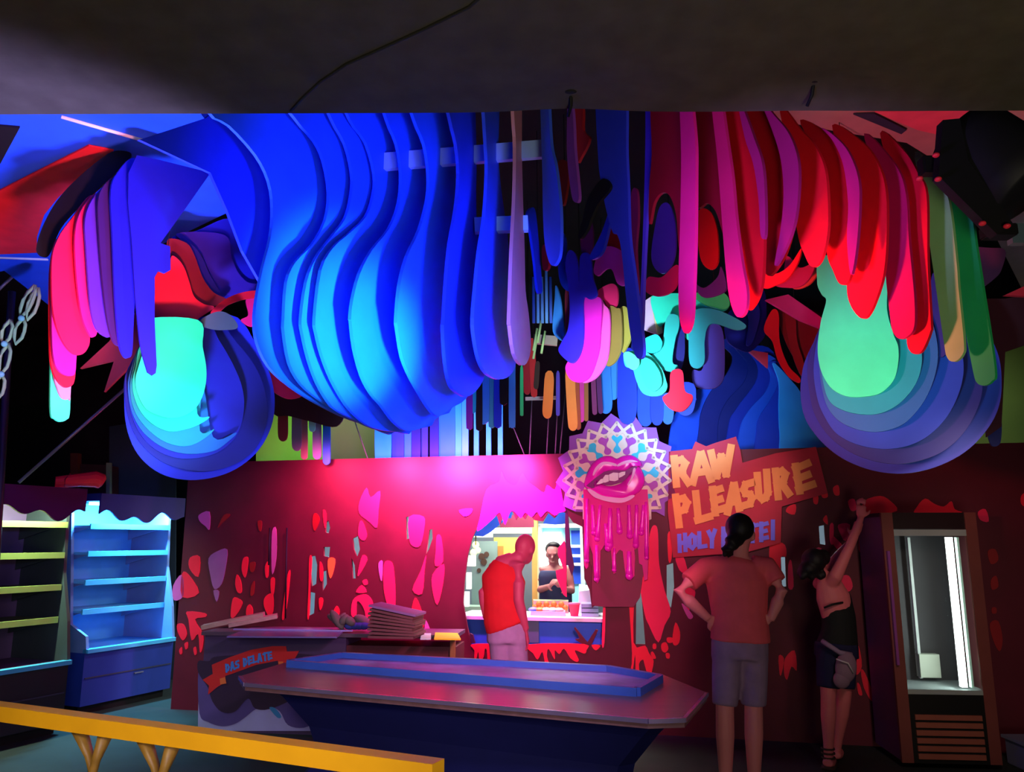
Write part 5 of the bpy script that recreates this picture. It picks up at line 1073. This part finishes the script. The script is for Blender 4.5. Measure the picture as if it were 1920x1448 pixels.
def body1(bm):
    add_tube(bm, [a1(1384, 1215), a1(1386, 1160), a1(1382, 1090), a1(1382, 1055), a1(1384, 1040)], [.16, .15, .17, .12, .07], 16, [.65, .62, .58, .6, .8], (1, 0, 0))
    add_tube(bm, [a1(1384, 1048), a1(1387, 1030), hd - up1*.04], [.062, .056, .05], 12)
    add_head(bm, hd, fw1, up1)
    for s_, e_, w_, pn, th in ((sL, eL, wL, Vector((1, .3, -.2)), 1), (sR, eR, wR, Vector((-1, .3, -.2)), -1)):
        add_tube(bm, [s_.lerp(a1(1382, 1062), .3), s_, s_.lerp(e_, .55), e_, e_.lerp(w_, .35), w_], [.06, .055, .046, .038, .040, .026], 12)
    add_hand(bm, wL, Vector((.75, .25, -.35)), Vector((.2, .9, .2)), 1.0, .5, 1)
    add_hand(bm, wR, Vector((-.95, .1, -.15)), Vector((-.1, .9, .2)), 1.0, .35, 1)
    leg(bm, hpL, kL, Vector((a1(1357, 1450).x, Y1-.02, .07)), Vector((-.2, 1, 0))); leg(bm, hpR, kR, Vector((a1(1412, 1450).x, Y1, .07)), Vector((.2, 1, 0)))
remesh('body', body1, SK1, p1, 0.0075, 4)
def shirt1(bm):
    add_tube(bm, [a1(1388, 1203), a1(1388, 1192), a1(1386, 1150), a1(1382, 1090), a1(1382, 1055), a1(1384, 1044)], [.185, .182, .172, .195, .145, .075], 18, [.7, .7, .68, .62, .62, .8], (1, 0, 0))
    for s_, e_ in ((sL, eL), (sR, eR)):
        add_tube(bm, [s_.lerp(a1(1382, 1066), .45), s_, s_.lerp(e_, .50), s_.lerp(e_, .62)], [.08, .068, .064, .066], 14)
remesh('t_shirt', shirt1, M(232, 88, 106, 0.8, 0.12, 12), p1, 0.011, 5)
def shorts1(bm):
    add_tube(bm, [a1(1386, 1188), a1(1387, 1205), a1(1387, 1235)], [.165, .175, .175], 16, .68, (1, 0, 0))
    for h_, k_ in ((hpL, kL), (hpR, kR)): add_tube(bm, [h_, h_.lerp(k_, .5), h_.lerp(k_, .97)], [.092, .086, .076], 14)
remesh('shorts', shorts1, M(150, 118, 158, 0.85, 0.2, 14), p1, 0.011, 4)
def hair1(bm):
    R = Matrix.Rotation(0, 3, 'X')
    add_ball(bm, hd + Vector((-.015, -.022, .040)), (.088, .102, .092)); add_ball(bm, hd + Vector((-.05, -.06, -.015)), (.055, .06, .065))
    add_tube(bm, [hd + Vector((-.06, -.09, -.03)), hd + Vector((-.10, -.11, -.06)), hd + Vector((-.125, -.11, -.09)), hd + Vector((-.10, -.10, -.115))], [.045, .05, .042, .02], 10)
    for i in range(5): add_tube(bm, [hd + Vector((-.09, -.1, -.05)), hd + Vector((-.10-.012*i, -.11, -.10-.008*i)), hd + Vector((-.085-.014*i, -.10, -.13-.006*(i % 3)))], [.02, .015, .006], 6)
remesh('hair', hair1, M(20, 12, 18, 0.6), p1, 0.008, 3)

# ---- man in red vest leaning towards the window
Y2 = 6.72
def a2_(px, py, dy=0.0): return at(px, py, Y2+dy)
p2 = thing('person', 'person in red sleeveless vest and grey trousers leaning towards the serving window', 'person', (a2_(950, 1200).x, Y2, 0))
SK2 = M(185, 62, 96, 0.55, 0.08)
h2 = a2_(984, 1030, .05); up2 = Vector((.15, .1, 1)); fw2 = Vector((.55, .8, -.1))
s2L, s2R = a2_(928, 1066, .02), a2_(972, 1062, -.06); e2L, e2R = a2_(906, 1110, 0), a2_(972, 1125, -.1); w2L, w2R = a2_(912, 1160, .02), a2_(986, 1182, -.06)
an2L = Vector((a2_(945, 1300).x, Y2+.02, .07)); an2R = Vector((a2_(985, 1300).x, Y2-.05, .07))
def body2(bm):
    add_tube(bm, [a2_(950, 1185), a2_(945, 1130), a2_(945, 1085), a2_(955, 1058), a2_(966, 1048)], [.155, .15, .165, .12, .07], 16, [.7, .68, .62, .65, .8], (1, 0, 0))
    add_tube(bm, [a2_(962, 1056), a2_(972, 1046), h2 - up2*.04], [.065, .06, .055], 12); add_head(bm, h2, fw2, up2, .11)
    for s_, e_, w_ in ((s2L, e2L, w2L), (s2R, e2R, w2R)):
        add_tube(bm, [s_.lerp(a2_(950, 1064), .4), s_, s_.lerp(e_, .5), e_, e_.lerp(w_, .35), w_], [.065, .062, .05, .042, .044, .028], 12)
    add_hand(bm, w2L, Vector((.1, .1, -1)), Vector((1, 0, 0)), 1.0, .5, 1); add_hand(bm, w2R, Vector((.15, .2, -1)), Vector((-1, 0, 0)), 1.0, .4, -1)
    for hx, an in ((938, an2L), (965, an2R)):
        hp = a2_(hx, 1190); leg(bm, hp, hp.lerp(an, .47), an, Vector((.2, 1, 0)))
remesh('body', body2, SK2, p2, 0.009, 4)
def vest2(bm):
    add_tube(bm, [a2_(952, 1176), a2_(948, 1165), a2_(944, 1125), a2_(944, 1085), a2_(952, 1064), a2_(958, 1056)], [.18, .178, .168, .182, .135, .08], 18, [.74, .74, .72, .66, .68, .8], (1, 0, 0))
    for s_ in (s2L, s2R): add_tube(bm, [s_.lerp(a2_(950, 1070), .7), s_.lerp(a2_(950, 1070), .15)], [.075, .06], 10)
remesh('vest', vest2, M(205, 18, 34, 0.8, 0.1, 12), p2, 0.012, 5)
def trousers2(bm):
    add_tube(bm, [a2_(952, 1168), a2_(952, 1182), a2_(952, 1205)], [.168, .172, .17], 16, .72, (1, 0, 0))
    for hx, an in ((938, an2L), (965, an2R)):
        hp = a2_(hx, 1192); add_tube(bm, [hp, hp.lerp(an, .45), hp.lerp(an, .98)], [.098, .08, .068], 14)
remesh('trousers', trousers2, M(165, 120, 165, 0.85, 0.2, 12), p2, 0.012, 4)
eyes(h2, fw2, up2, p2)

# ---- woman reaching up beside the glass fridge
Y3 = 6.05
def a3(px, py, dy=0.0): return at(px, py, Y3+dy)
p3 = thing('person', 'person with dark curly hair in black top reaching up beside the glass fridge', 'person', (a3(1550, 1420).x, Y3, 0))
SK3 = M(205, 105, 115, 0.55, 0.08)
h3 = a3(1530, 1058, .06); up3 = Vector((-.3, 0, 1)); fw3 = Vector((.4, .9, .1))
s3R, e3R, w3R = a3(1566, 1082, -.03), a3(1592, 1028, -.02), a3(1614, 972, .05)
s3L, e3L, w3L = a3(1536, 1096, .12), a3(1556, 1060, .3), a3(1600, 1010, .35)
an3 = Vector((a3(1552, 1400).x, Y3+.0, .07)); an3b = Vector((a3(1590, 1400).x, Y3+.22, .07))
hip3, hip3b = a3(1556, 1215), a3(1580, 1215, .1)
def body3(bm):
    add_tube(bm, [a3(1568, 1225, .04), a3(1574, 1175, .04), a3(1562, 1120, .04), a3(1552, 1090, .05), a3(1546, 1080, .05)], [.145, .11, .125, .09, .06], 16, [.75, .7, .65, .65, .8], (1, 0, 0))
    add_tube(bm, [a3(1550, 1086, .05), a3(1541, 1075, .05), h3 - up3*.04], [.05, .047, .045], 12); add_head(bm, h3, fw3, up3, .098)
    for s_, e_, w_ in ((s3R, e3R, w3R), (s3L, e3L, w3L)):
        add_tube(bm, [s_.lerp(a3(1554, 1098, .05), .5), s_, s_.lerp(e_, .5), e_, e_.lerp(w_, .35), w_], [.055, .05, .042, .034, .035, .023], 12)
    add_hand(bm, w3R, Vector((.15, .1, 1)), Vector((.3, .9, 0)), .95, .25, 1); add_hand(bm, w3L, Vector((.5, .1, 1)), Vector((.2, .9, 0)), .95, .3, -1)
    leg(bm, hip3, a3(1553, 1310, -.03), an3, Vector((.5, 1, 0)), .95); leg(bm, hip3b, a3(1582, 1310, .12), an3b, Vector((.5, 1, 0)), .95)
remesh('body', body3, SK3, p3, 0.008, 4)
def top3(bm):
    add_tube(bm, [a3(1570, 1212, .04), a3(1574, 1180, .04), a3(1572, 1150, .04), a3(1582, 1110, .07)], [.150, .125, .125, .05], 16, [.78, .76, .72, .9], (1, 0, 0))
    add_tube(bm, [a3(1556, 1150, .02), a3(1566, 1128, .02), a3(1580, 1122, .06)], [.045, .05, .03], 8)
remesh('top', top3, M(16, 18, 22, 0.8), p3, 0.011, 4)
tube('strap', [a3(1545, 1140, -.06), a3(1560, 1134, -.09), a3(1580, 1130, -.04)], .008, M(20, 18, 22), p3, 6)
def shorts3(bm):
    add_tube(bm, [a3(1568, 1205, .04), a3(1568, 1232, .04)], [.155, .160], 16, .78, (1, 0, 0))
    add_tube(bm, [hip3, a3(1554, 1255, -.01), a3(1553, 1290, -.02)], [.095, .088, .080], 14); add_tube(bm, [hip3b, a3(1582, 1255, .1), a3(1582, 1290, .1)], [.095, .088, .080], 14)
remesh('shorts', shorts3, M(24, 24, 62, 0.85), p3, 0.011, 4)
def hair3(bm):
    add_ball(bm, h3 + Vector((-.02, -.02, .03)), (.09, .10, .088)); add_ball(bm, h3 + Vector((-.07, -.04, -.03)), (.075, .07, .06)); add_ball(bm, h3 + Vector((-.11, -.03, -.06)), (.045, .05, .045)); add_ball(bm, h3 + Vector((.05, -.02, .05)), (.05, .06, .06))
    for i in range(8): add_ball(bm, h3 + Vector((-.13+.022*i, -.06, -.085+.012*(i % 3))), (.022, .03, .03))
remesh('hair', hair3, M(18, 12, 18, 0.6), p3, 0.009, 2)
def sandal3(bm):
    for an, f in ((an3, Vector((.5, 1, 0))),):
        f = f.normalized(); a = Vector((an.x, an.y, .03))
        add_tube(bm, [a - f*.08 - Vector((0, 0, .018)), a + f*.16 - Vector((0, 0, .018))], [.05, .05], 10, .25, f.cross(Vector((0, 0, 1))))
        for z in (.07, .10, .13): add_tube(bm, [a + Vector((.043*math.cos(k*.7), .043*math.sin(k*.7), z-.03)) for k in range(10)], .007, 6)
bm = bmesh.new(); sandal3(bm); finish(bm, 'sandal', M(60, 40, 36, 0.7), p3, True)
t = thing('hip_bag', 'grey mauve hip bag worn by the reaching person', 'bag', a3(1582, 1250, -.16))
bm = bmesh.new(); add_ball(bm, a3(1586, 1252, -.14), (.075, .045, .11), Matrix.Rotation(.2, 3, 'Y')); add_ball(bm, a3(1578, 1275, -.14), (.06, .04, .06)); finish(bm, 'pouch', M(130, 100, 125, 0.8, 0.25), t, True)
tube('belt', [a3(1541, 1202, -.10), a3(1556, 1212, -.14), a3(1574, 1224, -.15), a3(1596, 1228, -.12)], .018, M(140, 115, 150, 0.8), t, 8)
tube('bag_zip', [a3(1568, 1236, -.19), a3(1590, 1244, -.20), a3(1600, 1262, -.19)], .006, M(190, 180, 190, 0.5), t, 6)

# ---- server behind the counter
def a4(px, py, dy=0.0): return wpt(px, py, -1.0-dy)
b4 = a4(1042, 1150)
p4 = thing('person', 'person with short dark hair in dark vest serving behind the counter', 'person', (b4.x, b4.y, 0))
SK4 = M(150, 95, 95, 0.6, 0.08)
h4 = a4(1038, 1040); fw4 = Vector((-.2, -1, -.15)); up4 = Vector((0, 0, 1))
s4L, s4R = a4(1018, 1070), a4(1064, 1070); e4L, e4R = a4(1013, 1106, -.05), a4(1072, 1108, -.05); w4L, w4R = a4(1030, 1100, -.28), a4(1056, 1104, -.28)
an4 = [Vector((a4(x, 1150).x, a4(x, 1150).y, .07)) for x in (1030, 1052)]
def body4(bm):
    add_tube(bm, [a4(1042, 1165), a4(1042, 1110), a4(1041, 1080), a4(1040, 1062)], [.15, .15, .16, .08], 14, .62, (1, 0, 0))
    add_tube(bm, [a4(1040, 1066), h4 - up4*.05], [.055, .05], 10); add_head(bm, h4, fw4, up4, .1)
    for s_, e_, w_, th in ((s4L, e4L, w4L, 1), (s4R, e4R, w4R, -1)):
        add_tube(bm, [s_.lerp(a4(1041, 1072), .4), s_, s_.lerp(e_, .5), e_, w_], [.06, .055, .045, .038, .028], 10)
        add_hand(bm, w_, Vector((.2*th, -.6, .3)), Vector((th, 0, -.3)), 1.0, .7, th)
    for i, hx in enumerate((1032, 1052)):
        hp = a4(hx, 1165); leg(bm, hp, hp.lerp(an4[i], .5), an4[i], Vector((0, -1, 0)))
remesh('body', body4, SK4, p4, 0.010, 4)
remesh('vest', lambda bm: add_tube(bm, [a4(1042, 1175), a4(1042, 1110), a4(1041, 1080), a4(1041, 1070)], [.168, .165, .172, .15], 14, .68, (1, 0, 0)), M(36, 40, 74, 0.8), p4, 0.013, 4)
remesh('hair', lambda bm: (add_ball(bm, h4 + Vector((0, .03, .055)), (.085, .095, .075)), add_ball(bm, h4 + Vector((0, -.03, .095)), (.06, .05, .03))), M(20, 18, 26, 0.6), p4, 0.010, 3)
remesh('trousers', lambda bm: [add_tube(bm, [a4(hx, 1162), a4(hx, 1162).lerp(an4[i], .5), an4[i]], [.1, .085, .07], 12) for i, hx in enumerate((1032, 1052))], M(30, 30, 40, 0.85), p4, 0.014, 3)
eyes(h4, fw4, up4, p4)
